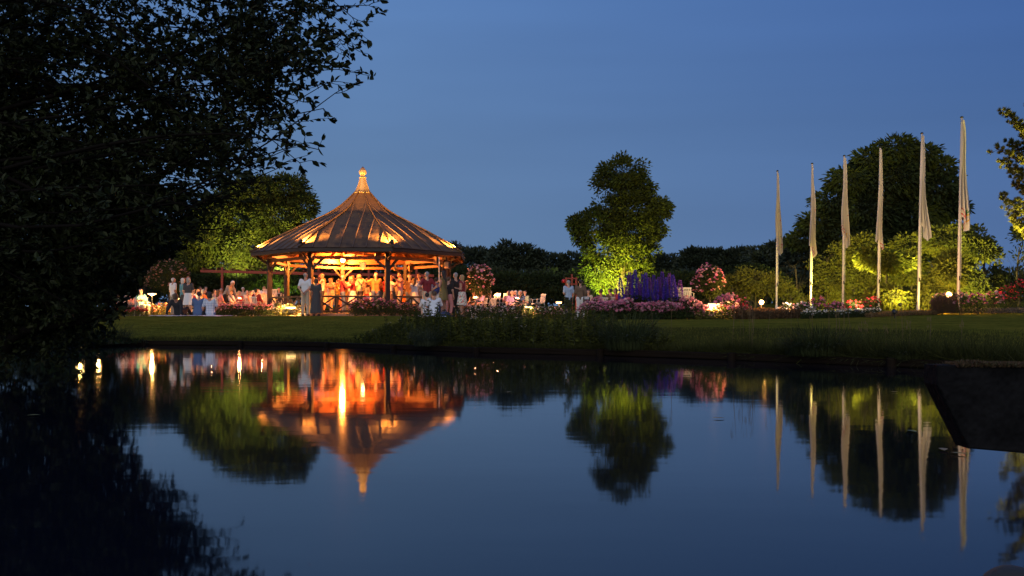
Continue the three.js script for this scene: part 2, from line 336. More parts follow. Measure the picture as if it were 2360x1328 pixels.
{
  const copperT = tex(256, (u, v) => { const a = tfbm(u * 5, v * 5, 5, 5), b = tfbm(u * 20, v * 3, 20, 3), m = 0.6 + 0.5 * (a - 0.5) * 1.4 + 0.35 * (b - 0.5); return [m, m * (0.96 + 0.06 * a), m * (0.9 + 0.12 * b)]; }, 0.55);
  const copperB = tex(256, (u, v) => { const a = tfbm(u * 4, v * 4, 4, 4); return [a, a, a]; }, 0.6);
  const COPPER = new THREE.MeshStandardMaterial({ color: C(0.18, 0.094, 0.032), map: copperT, bumpMap: copperB, bumpScale: 0.03, roughness: 0.62, metalness: 0.08, side: THREE.DoubleSide });
  const SEAM = std(0.17, 0.10, 0.06, 0.5, { metalness: 0.3 });
  const roof = mesh('roof', lathe([[0.31, 6.36], [0.34, 6.44], [0.30, 6.47]], 8).rotateY(A0), COPPER, pav);   // flashing ring under the spire; the panels hang on it
  seed(31);
  const NS = 7, half = 5.02 * COS * TAN, prof = [];
  for (let k = 0; k < ROOF.length - 1; k++) for (let s = 0; s < 3; s++) { const t = s / 3, r = lerp(ROOF[k][0], ROOF[k + 1][0], t); prof.push([r, lerp(ROOF[k][1], ROOF[k + 1][1], t)]); }
  prof.push(ROOF[ROOF.length - 1]);
  for (let f = 0; f < 8; f++) {
    const am = A0 + (f + 0.5) * Math.PI / 4, n = V(Math.sin(am), 0, Math.cos(am)), s = V(n.z, 0, -n.x);
    for (let q = 0; q < NS; q++) {
      const u0 = lerp(-half, half, q / NS), u1 = lerp(-half, half, (q + 1) / NS), pos = [], uv = [], idx = [], ph = rr(0, 50), M = 5;
      let rows = 0;
      for (const [r, y] of prof) {
        const w = r * COS * TAN, a = clamp(u0, -w, w), b = clamp(u1, -w, w);
        if (b - a < 0.01) continue;
        for (let m = 0; m <= M; m++) {
          const u = lerp(a, b, m / M), buck = 0.05 * (fbm(r * 0.9 + ph, u * 1.2 + ph, 2) - 0.5) * Math.sin(Math.PI * m / M), rr_ = r * COS;
          pos.push(n.x * rr_ + s.x * u, y + 0.012 + buck, n.z * rr_ + s.z * u); uv.push(u, r * 1.15);
        }
        if (rows) for (let m = 0; m < M; m++) { const a0 = (rows - 1) * (M + 1) + m; idx.push(a0, a0 + M + 1, a0 + M + 2, a0, a0 + M + 2, a0 + 1); }
        rows++;
      }
      if (rows > 1) mesh('roof_panel', geoOf(pos, idx, { uv, normals: true }), COPPER, roof);
      if (q) {   // standing seam on the joint
        const T = []; for (const [r, y] of prof) { const w = r * COS * TAN; if (Math.abs(u0) < w - 0.01) T.push(V(n.x * r * COS + s.x * u0, y + 0.03, n.z * r * COS + s.z * u0)); }
        if (T.length > 2) { const tb = new Tubes(); tb.add(T, 0.02, 0.02, 5); mesh('roof_seam', tb.build(), SEAM, roof); }
      }
    }
    // hip cap
    const d = dirK(f), T = prof.map(([r, y]) => V(d.x * (r + 0.02), y + 0.035, d.z * (r + 0.02))), tb = new Tubes(); tb.add(T, 0.035, 0.045, 6);
    mesh('hip_cap', tb.build(), COPPER, roof);
    // gutter board round the eaves
    const a = dirK(f).multiplyScalar(5.0), b = dirK(f + 1).multiplyScalar(5.0); a.y = b.y = 3.385;
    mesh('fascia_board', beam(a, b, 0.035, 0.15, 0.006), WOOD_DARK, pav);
    // boarded ceiling under the roof skin, in strips that follow the slope
    for (let q = 0; q < 6; q++) {
      const r0 = lerp(0.5, 4.98, q / 6), r1 = lerp(0.5, 4.98, (q + 1) / 6) - 0.012, pos = [], uv = [];
      for (const r of [r0, r1]) for (const e of [-1, 1]) { const w = r * COS * TAN * e, y = roofY(r) - 0.12; pos.push(n.x * r * COS + s.x * w, y, n.z * r * COS + s.z * w); uv.push(r, w); }
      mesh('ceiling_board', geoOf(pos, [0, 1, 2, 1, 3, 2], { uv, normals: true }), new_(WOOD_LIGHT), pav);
    }
    // hip rafter, and two common rafters with cut tails under the eaves
    const rf = dirK(f), R0 = V(rf.x * 0.4, roofY(0.4) - 0.3, rf.z * 0.4), mids = [0.4, 1.3, 2.8, 4.93];
    for (let k = 0; k < 3; k++) { const p = mids[k], q2 = mids[k + 1]; mesh('hip_rafter', beam(V(rf.x * p, roofY(p) - 0.22, rf.z * p), V(rf.x * q2, roofY(q2) - 0.22, rf.z * q2), 0.09, 0.16), WOOD, pav); }
    for (let e = -1; e <= 1; e += 1) {
      const w = e * 1.05, r0 = Math.max(1.2, Math.abs(w) / TAN / COS + 0.3), base = (r) => V(n.x * r * COS + s.x * w, roofY(r) - 0.2, n.z * r * COS + s.z * w);
      mesh('rafter', beam(base(r0 * 1.05), base(3.0), 0.07, 0.13), WOOD_LIGHT, pav); mesh('rafter', beam(base(3.0), base(4.94), 0.07, 0.13), WOOD_LIGHT, pav);
    }
    // ring beams on the posts
    const pa = dirK(f).multiplyScalar(4.2), pb = dirK(f + 1).multiplyScalar(4.2); pa.y = pb.y = 3.43;
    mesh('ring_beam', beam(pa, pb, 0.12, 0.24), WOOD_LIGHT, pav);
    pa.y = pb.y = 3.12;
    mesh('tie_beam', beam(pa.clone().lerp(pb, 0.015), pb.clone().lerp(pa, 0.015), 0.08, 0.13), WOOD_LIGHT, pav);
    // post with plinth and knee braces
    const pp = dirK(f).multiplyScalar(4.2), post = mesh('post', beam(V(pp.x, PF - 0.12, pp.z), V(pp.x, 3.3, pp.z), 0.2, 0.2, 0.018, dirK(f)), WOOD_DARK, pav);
    mesh('post_base', beam(V(pp.x, PF - 0.1, pp.z), V(pp.x, PF + 0.18, pp.z), 0.24, 0.24, 0.02, dirK(f)), BLACK, post);
    mesh('post_head', beam(V(pp.x, 3.0, pp.z), V(pp.x, 3.12, pp.z), 0.25, 0.25, 0.03, dirK(f)), WOOD_DARK, post);
    for (const g of [1, -1]) { const nb = dirK(f + g).multiplyScalar(4.2).sub(pp).normalize(); mesh('knee_brace', beam(V(pp.x + nb.x * 0.08, 2.66, pp.z + nb.z * 0.08), V(pp.x + nb.x * 0.55, 3.1, pp.z + nb.z * 0.55), 0.07, 0.1), WOOD_DARK, post); }
    const out = dirK(f); mesh('eave_bracket', beam(V(pp.x + out.x * 0.1, 3.0, pp.z + out.z * 0.1), V(pp.x + out.x * 0.62, 3.33, pp.z + out.z * 0.62), 0.08, 0.1), WOOD_DARK, post);
  }
  function new_(m) { return m; }
  // trusses across, with a king post
  for (const k of [0, 1, 2, 3]) { const a = dirK(k).multiplyScalar(4.1), b = dirK(k + 4).multiplyScalar(4.1); a.y = b.y = 3.56 + k * 0.13; mesh('cross_beam', beam(a, b, 0.1, 0.12), WOOD, pav); }
  mesh('king_post', beam(V(0, 3.5, 0), V(0, 6.2, 0), 0.16, 0.16), WOOD, pav);
  // spire: eight pale sheets, ring, collar, ball, tip
  const GOLD = new THREE.MeshStandardMaterial({ color: C(0.62, 0.46, 0.22), map: copperT, roughness: 0.42, metalness: 0.3 });
  const spire = mesh('spire', lathe([[0.39, 6.36], [0.31, 6.50], [0.235, 6.68], [0.175, 6.86], [0.135, 7.02], [0.12, 7.08]], 8).rotateY(A0), GOLD, pav); spire.material = new THREE.MeshStandardMaterial({ color: C(0.55, 0.40, 0.20), map: copperT, roughness: 0.45, metalness: 0.3, flatShading: true });
  for (let k = 0; k < 8; k++) { const d = dirK(k), tb = new Tubes(); tb.add([[0.395, 6.37], [0.31, 6.52], [0.238, 6.70], [0.178, 6.88], [0.128, 7.07]].map(([r, y]) => V(d.x * r, y, d.z * r)), 0.014, 0.01, 5); mesh('spire_seam', tb.build(), GOLD, spire); }
  mesh('spire_ring', lathe([[0.37, 6.35], [0.41, 6.36], [0.42, 6.38], [0.40, 6.40], [0.37, 6.41]], 8).rotateY(A0), GOLD, spire);
  mesh('collar', lathe([[0.1, 7.05], [0.16, 7.07], [0.17, 7.10], [0.12, 7.125], [0.1, 7.14], [0.12, 7.17], [0.1, 7.19]], 16), GOLD, spire);
  mesh('ball', new THREE.SphereGeometry(0.175, 28, 18).translate(0, 7.34, 0), GOLD, spire);
  mesh('finial_tip', lathe([[0.09, 7.49], [0.1, 7.52], [0.06, 7.545], [0.03, 7.58], [0, 7.62]], 12), SEAM, spire);
  // floor
  const FL = new THREE.Shape(); for (let k = 0; k < 8; k++) { const d = dirK(k).multiplyScalar(4.55); k ? FL.lineTo(d.x, -d.z) : FL.moveTo(d.x, -d.z); }
  const fg = new THREE.ExtrudeGeometry(FL, { depth: 0.2, bevelEnabled: true, bevelSize: 0.015, bevelThickness: 0.015, bevelSegments: 2 }); fg.rotateX(-Math.PI / 2); fg.translate(0, PF - 0.215, 0);
  mesh('floor', fg, new THREE.MeshStandardMaterial({ color: C(0.26, 0.17, 0.11), map: woodTex, roughness: 0.55 }), pav);
  // railings with diagonal crosses on four sides
  const rail = (A, B, newels) => {
    const d = B.clone().sub(A), L = d.length(); d.normalize(); const y0 = PF + 0.1, y1 = PF + 0.72;
    const r = mesh('railing', beam(A.clone().setY(y1), B.clone().setY(y1), 0.09, 0.075), WOOD_DARK, pav);
    mesh('bottom_rail', beam(A.clone().setY(y0), B.clone().setY(y0), 0.07, 0.07), WOOD_DARK, r);
    const n = Math.max(2, Math.round(L / 0.8));
    for (let k = 0; k <= n; k++) { const p = A.clone().addScaledVector(d, L * k / n); mesh('upright', beam(p.clone().setY(y0 + 0.026), p.clone().setY(y1 - 0.028), 0.075, 0.075), WOOD_DARK, r); }
    for (let k = 0; k < n; k++) for (const e of [0, 1]) {
      const a = A.clone().addScaledVector(d, L * (k + 0.04) / n), b = A.clone().addScaledVector(d, L * (k + 0.96) / n), off = d.clone().cross(V(0, 1, 0)).multiplyScalar(e ? 0.014 : -0.014);
      mesh('brace', beam(a.clone().setY(e ? y0 + 0.03 : y1 - 0.03).add(off), b.clone().setY(e ? y1 - 0.03 : y0 + 0.03).add(off), 0.03, 0.065), WOOD_DARK, r);
    }
    for (const p of newels) mesh('newel', beam(p.clone().setY(PF - 0.1), p.clone().setY(PF + 0.92), 0.12, 0.12, 0.015), WOOD_DARK, r);
  };
  const P4 = (k) => dirK(k).multiplyScalar(4.2), cut = (k, l, a, b) => [P4(k).lerp(P4(l), a), P4(k).lerp(P4(l), b)];
  let c = cut(0, 1, 0.04, 0.90); rail(c[0], c[1], [c[1].clone().add(V(0.04, 0, 0))]);
  c = cut(1, 2, 0.13, 0.96); rail(c[0], c[1], [c[0].clone().add(V(-0.05, 0, 0))]);
  c = cut(-1, 0, 0.04, 0.95); rail(c[0], c[1], []);
  c = cut(2, 3, 0.04, 0.95); rail(c[0], c[1], []);
}
const inPav = (x, y, z) => V(PC.x + x, y, PC.z + z);

// lamps -----------------------------------------------------------------------------------------
const glow = (r, g, b, k) => new THREE.MeshStandardMaterial({ color: C(0.8, 0.75, 0.6), emissive: C(r, g, b), emissiveIntensity: k, roughness: 0.4 });
function point(pos, r, g, b, I, soft = 2) { const l = new THREE.PointLight(C(r, g, b), I); l.position.copy(pos); l.castShadow = true; l.shadow.radius = soft; scene.add(l); return l; }
function spot(pos, to, r, g, b, I, angle, pen = 0.6, soft = 2) { const l = new THREE.SpotLight(C(r, g, b), I, 0, angle, pen); l.position.copy(pos); l.target.position.copy(to); l.castShadow = true; l.shadow.radius = soft; scene.add(l, l.target); return l; }
// floodlight: housing, glowing lens, bracket; faces dir
function floodlight(name, label, pos, dir, size, glowK, col, spike, group) {
  const t = thing(name, label, 'floodlight', pos, 0, group), d = dir.clone().normalize(), q = new THREE.Quaternion().setFromUnitVectors(V(0, 0, 1), d);
  const put = (n, g, m, p = t) => { g.applyQuaternion(q); return mesh(n, g, m, p); };
  put('housing', lathe([[0, -0.9], [0.45, -0.85], [0.7, -0.5], [0.95, 0.0], [1.02, 0.28], [1.0, 0.3], [0.9, 0.1], [0, 0.05]].map(([r, y]) => [r * size, y * size]), 18).rotateX(Math.PI / 2), BLACK);
  put('lamp_lens', new THREE.SphereGeometry(size * 0.88, 20, 10, 0, Math.PI * 2, 0, Math.PI / 2).scale(1, 0.35, 1).rotateX(Math.PI / 2).translate(0, 0, size * 0.14), glow(...col, glowK));
  if (spike) mesh('spike', beam(V(0, -spike, 0), V(0, -size * 0.8, 0), 0.03, 0.03), BLACK, t); else mesh('bracket', beam(V(-d.x, 0, -d.z).multiplyScalar(size * 0.8), V(-d.x, 0.02, -d.z).multiplyScalar(size * 0.8 + 0.14), 0.03, 0.03), BLACK, t);
  return t;
}
const WARM = [1, 0.5, 0.16], WARMY = [1, 0.62, 0.2];
{
  // big floodlight inside, on the back post, facing the dancers and the pond
  const p = at(790, 600, 44.4), d = V(0.1, -0.12, 1);
  floodlight('floodlight', 'glaring round floodlight on the pavilion back post, facing the pond', p, d, 0.13, 5, [1, 0.6, 0.22], 0);
  point(p.clone().addScaledVector(d, 0.3), 1, 0.28, 0.04, 240, 5);
  point(inPav(0.0, 3.52, 3.58), 1, 0.28, 0.04, 180, 5);
  // hanging stained lantern that holds the second lamp
  const L = thing('hanging_lantern', 'small faceted paper-coloured lantern hanging under the pavilion roof', 'lantern', inPav(0, 3.02, 0));
  mesh('lamp_shade', lathe([[0.02, -0.2], [0.13, -0.08], [0.15, 0.02], [0.15, 0.14], [0.02, 0.16]], 6), new THREE.MeshStandardMaterial({ color: C(0.6, 0.4, 0.2), emissive: C(1, 0.5, 0.18), emissiveIntensity: 0.55, roughness: 0.7 }), L);
  for (let k = 0; k < 6; k++) { const a = k * Math.PI / 3; mesh('shade_rib', beam(V(Math.sin(a) * 0.152, 0.15, Math.cos(a) * 0.152), V(Math.sin(a) * 0.152, 0.0, Math.cos(a) * 0.152), 0.012, 0.012), WOOD_DARK, L); }
  mesh('cord', beam(V(0, 0.16, 0), V(0, 0.5, 0), 0.012, 0.012), BLACK, L);
  point(inPav(0, 2.72, 0), 1, 0.45, 0.14, 1.2, 4);
  const hid = thing('hanging_lamp', 'small bare bulb tucked behind the front ring beam over the dancers', 'lamp', inPav(0.0, 3.58, 3.58));
  mesh('bulb', new THREE.SphereGeometry(0.045, 14, 10), glow(1, 0.55, 0.2, 3), hid); mesh('cord', beam(V(0, 0.04, 0), V(0, 0.16, 0), 0.01, 0.01), BLACK, hid);
}
// spotlights on the eave corners, washing up the hips to the spire
for (const k of [-2, -1, 0, 1, 2, 3]) {
  const d = dirK(k), r = 4.86, base = inPav(d.x * r, roofY(r) + 0.02, d.z * r), head = base.clone().add(V(0, 0.14, 0)).addScaledVector(d, 0.05);
  const where = { [-2]: 'at the pavilion eave corner behind the green tree side', [-1]: 'at the pavilion eave corner facing the seated crowd', 0: 'on the roof edge above the couple', 1: 'on the roof edge above the railing gap', 2: 'at the eave corner above the standing group', 3: 'at the back eave corner beyond the standing group' }[k];
  const t = thing('roof_spotlight', 'small black spotlight ' + where, 'spotlight', base, Math.atan2(d.x, d.z), 'spotlights on the pavilion eaves');
  mesh('bracket', beam(V(0, -0.01, 0.02), V(0, 0.1, 0.05), 0.03, 0.03), BLACK, t);
  const aim = inPav(d.x * 2.3, roofY(2.3) + 0.12, d.z * 2.3), v = aim.clone().sub(head).normalize(), q = new THREE.Quaternion().setFromUnitVectors(V(0, 1, 0), V(0, v.y, -Math.hypot(v.x, v.z)));
  const h = mesh('housing', lathe([[0, -0.1], [0.05, -0.09], [0.075, -0.02], [0.08, 0.07], [0.07, 0.07], [0.06, 0.0], [0, 0.0]], 14), BLACK, t); h.position.set(0, 0.14, 0.05); h.quaternion.copy(q);
  mesh('lamp_lens', lathe([[0, 0.052], [0.058, 0.05], [0.062, 0.04], [0, 0.035]], 14), glow(1, 0.65, 0.25, 4), h);
  spot(head.clone().addScaledVector(v, 0.09), aim, 1, 0.46, 0.11, 290, 0.98, 0.95, 1.5);
}
// loudspeakers hung round the ring beam
{
  const SPK = BLACK, PALE = std(0.42, 0.24, 0.12, 0.6);
  const sp = (px, py, d, w, h, turn, m, label) => {
    const t = thing('loudspeaker', label, 'loudspeaker', at(px, py, d), turn, 'loudspeakers under the pavilion roof');
    mesh('cabinet', box(w, h, 0.2), m, t); mesh('front_grille', box(w * 0.86, h * 0.9, 0.012, 0, 0, 0.108), BLACK, t); mesh('bracket', beam(V(0, h / 2, 0), V(0, h / 2 + 0.16, 0), 0.03, 0.03), BLACK, t);
  };
  sp(870.5, 592.5, 37.5, 0.24, 0.32, 0.15, SPK, 'black loudspeaker hanging over the railing between lantern and front post');
  sp(697, 591, 38.2, 0.24, 0.32, -0.6, SPK, 'dark loudspeaker under the eave above the man in white');
  sp(1005, 601, 38.8, 0.16, 0.32, 0.9, PALE, 'orange-lit loudspeaker on the inner side of the post by the standing group');
  sp(1030, 611.5, 39.0, 0.16, 0.28, 1.2, PALE, 'pale tilted loudspeaker on the outer side of the post by the standing group');
  sp(655, 607, 42.5, 0.24, 0.3, -0.9, PALE, 'brown loudspeaker in the corner under the eave near the pergola');
  sp(911, 620, 44.5, 0.14, 0.18, 0, PALE, 'small pale loudspeaker low on the pavilion back beam');
  sp(946, 619, 44.5, 0.2, 0.28, 0.4, PALE, 'brown loudspeaker on the beam beside the back post');
  const st = thing('speaker_stand', 'thin chrome pole standing beside the pavilion corner post', 'pole', V(ax(1012, 38), groundY(ax(1012, 38), -38), -38));
  mesh('pole', new THREE.CylinderGeometry(0.022, 0.022, 2.55, 10).translate(0, 1.3, 0), STEEL, st); mesh('collar', new THREE.CylinderGeometry(0.035, 0.035, 0.09, 10).translate(0, 1.45, 0), BLACK, st);
  for (let k = 0; k < 3; k++) { const a = k * 2.094; mesh('leg', beam(V(0, 0.45, 0), V(Math.sin(a) * 0.42, 0.01, Math.cos(a) * 0.42), 0.02, 0.02), STEEL, st); }
}

// ---------------------------------------------------------------- trees
// blobs: [px, py, rx, ry] in pixels of the photograph at the tree's distance, [depth radius in m]; they give the crown its outline
function tree(name, label, o) {
  seed(o.seed);
  const D = o.d, s = F / D, root = onGround(o.px, D);
  const t = thing(name, label, o.category ?? 'tree', root, 0, o.group), inv = (p) => p.clone().sub(root), fat = o.clump * 0.42 + o.leaf * 0.35;
  const blobs = o.blobs.map(([x, y, rx, ry, rz]) => ({ c: at(x, y, D).add(V(0, 0, rr(-0.3, 0.3))), r: V(Math.max(0.25, rx / s - fat), Math.max(0.22, ry / s - fat), rz ?? Math.min(rx, ry) / s * 1.1) }));
  // smaller boughs that stick out of the outline
  for (let k = 0, n = blobs.length * (o.rag ?? 1.4); k < n; k++) { const b = blobs[Math.floor(rnd() * blobs.length)], e = sphereDir(), c = b.c.clone().add(V(e.x * b.r.x, e.y * b.r.y * 0.95, e.z * b.r.z)); if (c.y < root.y + 1) continue; const q = rr(0.2, 0.34); blobs.push({ c, r: V(b.r.x * q * rr(0.9, 1.5), b.r.y * q * rr(0.7, 1), b.r.z * q) }); }
  const tb = new Tubes(), top = inv(at(o.topx ?? o.px, o.topy, D));
  const trunk = bend(V(0, -0.3, 0), top, 0, 0.03, 8); tb.add(trunk, o.trunk, o.trunk * 0.25, 10);
  const L = new Leaves(o.leaves + 64);
  const area = blobs.map((b) => b.r.x * b.r.y), total = area.reduce((a, b) => a + b, 0), per = o.per ?? 22, nc = Math.floor(o.leaves / per);
  for (let k = 0; k < o.blobs.length; k++) {
    const b = blobs[k], c = inv(b.c), from = trunk[clamp(Math.round(clamp((c.y - b.r.y * 0.9) / Math.max(top.y, 0.1), 0.15, 0.9) * 8), 1, 7)];
    const limb = bend(from, c, -0.08, 0.08, 6); tb.add(limb, o.trunk * 0.42, o.trunk * 0.08, 6);
    for (let m = 0; m < (o.twigs ?? 7); m++) { const d = sphereDir(); tb.add(bend(limb[3 + (m % 4)], V(c.x + d.x * b.r.x * 0.85, c.y + d.y * b.r.y * 0.85, c.z + d.z * b.r.z * 0.85), 0.05, 0.1, 5), o.trunk * 0.1, o.trunk * 0.025, 4); }
  }
  for (let k = 0; k < nc; k++) {
    let q = rnd() * total, i = 0; while (i < blobs.length - 1 && (q -= area[i]) > 0) i++;
    const b = blobs[i], d = sphereDir(), rad = (o.hollow ?? 0.62) + (1.04 - (o.hollow ?? 0.62)) * Math.pow(rnd(), 0.7), n = 0.82 + 0.36 * fbm(d.x * 2.3 + i * 7 + 20, d.y * 2.3 + d.z * 1.7 + 20, 3);
    const e = d.clone().multiplyScalar(rad * n), p = V(b.c.x + e.x * b.r.x, b.c.y + e.y * b.r.y, b.c.z + e.z * b.r.z);
    if (p.y < root.y + 0.05) continue;
    if (blobs.some((w, j) => j !== i && ((p.x - w.c.x) / w.r.x) ** 2 + ((p.y - w.c.y) / w.r.y) ** 2 + ((p.z - w.c.z) / w.r.z) ** 2 < 0.25)) continue;
    if (o.gap && fbm(p.x * o.gap + 30, p.y * o.gap + p.z * o.gap * 0.7 + 30, 2) < (o.gapAt ?? 0.4)) continue;
    clump(L, inv(p), o.clump * rr(0.7, 1.3), per, d, o.leaf, o.leaf * (o.ratio ?? 0.55), o.col, o.spread ?? 0.9, o.droop ?? 0.25);
  }
  mesh('trunk', tb.build(), BARK, t);
  mesh('crown', L.build(), o.mat ?? LEAF, t).userData.kind = 'stuff';
  return t;
}
const G1 = [0.045, 0.075, 0.014], G2 = [0.03, 0.05, 0.014], G3 = [0.07, 0.09, 0.016], GD = [0.022, 0.036, 0.012];

tree('round_tree', 'tall bushy evergreen tree, its lower half floodlit yellow-green', { seed: 101, d: 62, px: 1430, topy: 400, trunk: 0.42, leaves: 44000, per: 24, clump: 0.42, leaf: 0.24, ratio: 0.5, col: [0.05, 0.066, 0.010], hollow: 0.5, gap: 0.7, gapAt: 0.3,
  blobs: [[1437, 396, 62, 42], [1400, 415, 36, 22], [1478, 430, 34, 34], [1440, 440, 68, 44], [1385, 430, 22, 16], [1462, 480, 76, 48], [1400, 480, 42, 34], [1380, 520, 62, 44], [1330, 515, 28, 26], [1350, 540, 40, 30], [1455, 540, 78, 48], [1515, 490, 36, 24], [1505, 530, 34, 28], [1400, 580, 64, 44], [1460, 590, 54, 44], [1385, 625, 56, 36], [1420, 655, 60, 26], [1490, 580, 30, 22], [1480, 630, 30, 34]] });
tree('chestnut_tree', 'great dark chestnut tree with layered leaves behind the flagpoles', { seed: 102, d: 58, px: 2055, topy: 380, trunk: 0.5, leaves: 46000, per: 16, clump: 0.45, leaf: 0.36, ratio: 0.42, col: [0.034, 0.05, 0.013], droop: 0.7, hollow: 0.66,
  blobs: [[2060, 350, 52, 36], [2010, 375, 48, 34], [2120, 365, 46, 34], [2165, 395, 34, 30], [1950, 420, 50, 36], [2050, 420, 90, 50], [2150, 440, 58, 46], [1915, 470, 44, 36], [2000, 490, 90, 50], [2110, 500, 80, 50], [2175, 480, 38, 40], [1880, 520, 46, 32], [1960, 550, 90, 44], [2080, 570, 90, 40], [2170, 560, 50, 40], [1850, 555, 40, 24], [2215, 480, 26, 12], [2228, 520, 20, 12]] });
tree('broad_tree', 'broad leafy tree left of the pavilion, floodlit green from below', { seed: 103, d: 58, px: 610, topy: 540, trunk: 0.26, leaves: 64000, per: 20, clump: 0.4, leaf: 0.23, ratio: 0.55, col: [0.07, 0.085, 0.016], hollow: 0.45, gap: 0.9, gapAt: 0.34,
  blobs: [[650, 440, 74, 42], [590, 445, 66, 38], [530, 455, 50, 36], [700, 480, 40, 36], [490, 490, 48, 40], [560, 510, 80, 44], [640, 510, 80, 50], [700, 520, 38, 30], [480, 550, 60, 40], [560, 570, 80, 44], [640, 570, 70, 40], [520, 610, 70, 30], [600, 615, 60, 24], [450, 600, 40, 40]] });
// the tree line on the far side of the park: each one a tree of its own
const FAR = [
  [985, 116, [[980, 600, 46, 40], [1040, 572, 26, 16], [1020, 610, 44, 40]], 590, 'dark tree just clearing the pavilion eave on the far side'],
  [1120, 112, [[1105, 596, 42, 26], [1090, 620, 50, 50], [1130, 620, 44, 44]], 600, 'low rounded dark tree in the far line right beside the pavilion'],
  [1185, 96, [[1170, 572, 28, 18], [1160, 600, 40, 36], [1200, 592, 44, 30], [1235, 596, 30, 22], [1190, 630, 70, 40]], 575, 'tallest ragged dark tree in the far line between pavilion and floodlit tree'],
  [1290, 104, [[1275, 612, 40, 26], [1320, 604, 34, 22], [1300, 640, 66, 40]], 610, 'dark bushy tree in the far line touching the floodlit tree'],
  [1545, 108, [[1530, 612, 44, 26], [1500, 630, 40, 34], [1550, 640, 60, 36]], 615, 'low dark tree in the far line beside the purple flower spikes'],
  [1610, 98, [[1600, 590, 34, 20], [1635, 592, 34, 18], [1610, 625, 60, 40]], 590, 'dark flat-topped tree in the far line above the pink rose tree'],
  [1690, 98, [[1665, 592, 32, 18], [1705, 590, 36, 20], [1690, 625, 64, 40]], 592, 'dark flat-topped tree in the far line before the first flagpole'],
  [1880, 78, [[1850, 590, 50, 30], [1910, 580, 50, 34], [1880, 640, 80, 50], [1950, 630, 60, 50]], 590, 'dark tree in the far line behind the second and third flagpoles'],
  [1770, 86, [[1755, 585, 40, 18], [1800, 575, 40, 22], [1775, 620, 70, 44]], 585, 'dark sloping tree in the far line behind the first flagpole'],
];
FAR.forEach(([px, d, blobs, topy, label], i) => tree('background_tree', label, { seed: 200 + i, d, px, topy, trunk: 0.3, leaves: 12000, per: 20, clump: 0.6, leaf: 0.42, ratio: 0.5, col: [0.022, 0.034, 0.014], hollow: 0.6, group: 'dark trees along the far side of the park', mat: plainLeaf, blobs }));
// dark trees and hedge behind the seated crowd
[[330, 60, [[330, 600, 70, 60], [290, 560, 60, 50], [380, 570, 60, 50]], 560, 'dark tree behind the planted lamp bed, half hidden by overhanging leaves'],
 [440, 66, [[430, 560, 60, 50], [420, 620, 70, 50], [470, 520, 50, 40]], 520, 'dim green tree between the overhanging leaves and the floodlit broad tree'],
 [200, 58, [[180, 600, 90, 80], [230, 560, 70, 60]], 540, 'dark tree far behind the overhanging tree']].forEach(([px, d, blobs, topy, label], i) => tree('shade_tree', label, { seed: 230 + i, d, px, topy, trunk: 0.3, leaves: 14000, per: 20, clump: 0.4, leaf: 0.25, col: [0.035, 0.05, 0.014], hollow: 0.5, blobs }));
[[470, 57, 'dark hedge behind the seated crowd and under the pergola', [[430, 655, 60, 26], [520, 650, 70, 26], [600, 652, 60, 24]]],
 [700, 56, 'dark climbing foliage on the pergola behind the pavilion posts', [[680, 640, 60, 34], [770, 640, 70, 36], [860, 632, 70, 40], [950, 635, 60, 36]]],
 [1080, 60, 'dark hedge behind the seated guests right of the pavilion', [[1060, 650, 70, 36], [1170, 655, 80, 30], [1270, 655, 80, 30]]],
 [1620, 56, 'dark hedge behind the white garden chairs and pink rose tree', [[1560, 660, 70, 36], [1650, 655, 80, 40], [1740, 650, 70, 44]]]].forEach(([px, d, label, blobs], i) => tree('hedge', label, { seed: 240 + i, d, px, topy: 690, trunk: 0.12, leaves: 15000, per: 22, clump: 0.35, leaf: 0.2, col: [0.03, 0.046, 0.013], hollow: 0.4, twigs: 3, category: 'hedge', mat: LEAF, blobs }));
// the hedge that closes the park: one clipped length after another
for (let k = 0; k < 15; k++) { const px = -140 + k * 175; tree('boundary_hedge', `${ORD[k]} length of the dark boundary hedge, counted from the overhanging tree side`, { seed: 260 + k, d: 69, px, topy: 690, trunk: 0.1, leaves: 5200, per: 26, clump: 0.5, leaf: 0.36, col: [0.022, 0.034, 0.012], hollow: 0.2, twigs: 2, category: 'hedge', mat: plainLeaf, group: 'boundary hedge of the park', blobs: [[px - 60, 668, 62, 46], [px + 10, 664, 66, 48], [px + 70, 670, 62, 46]] }); }
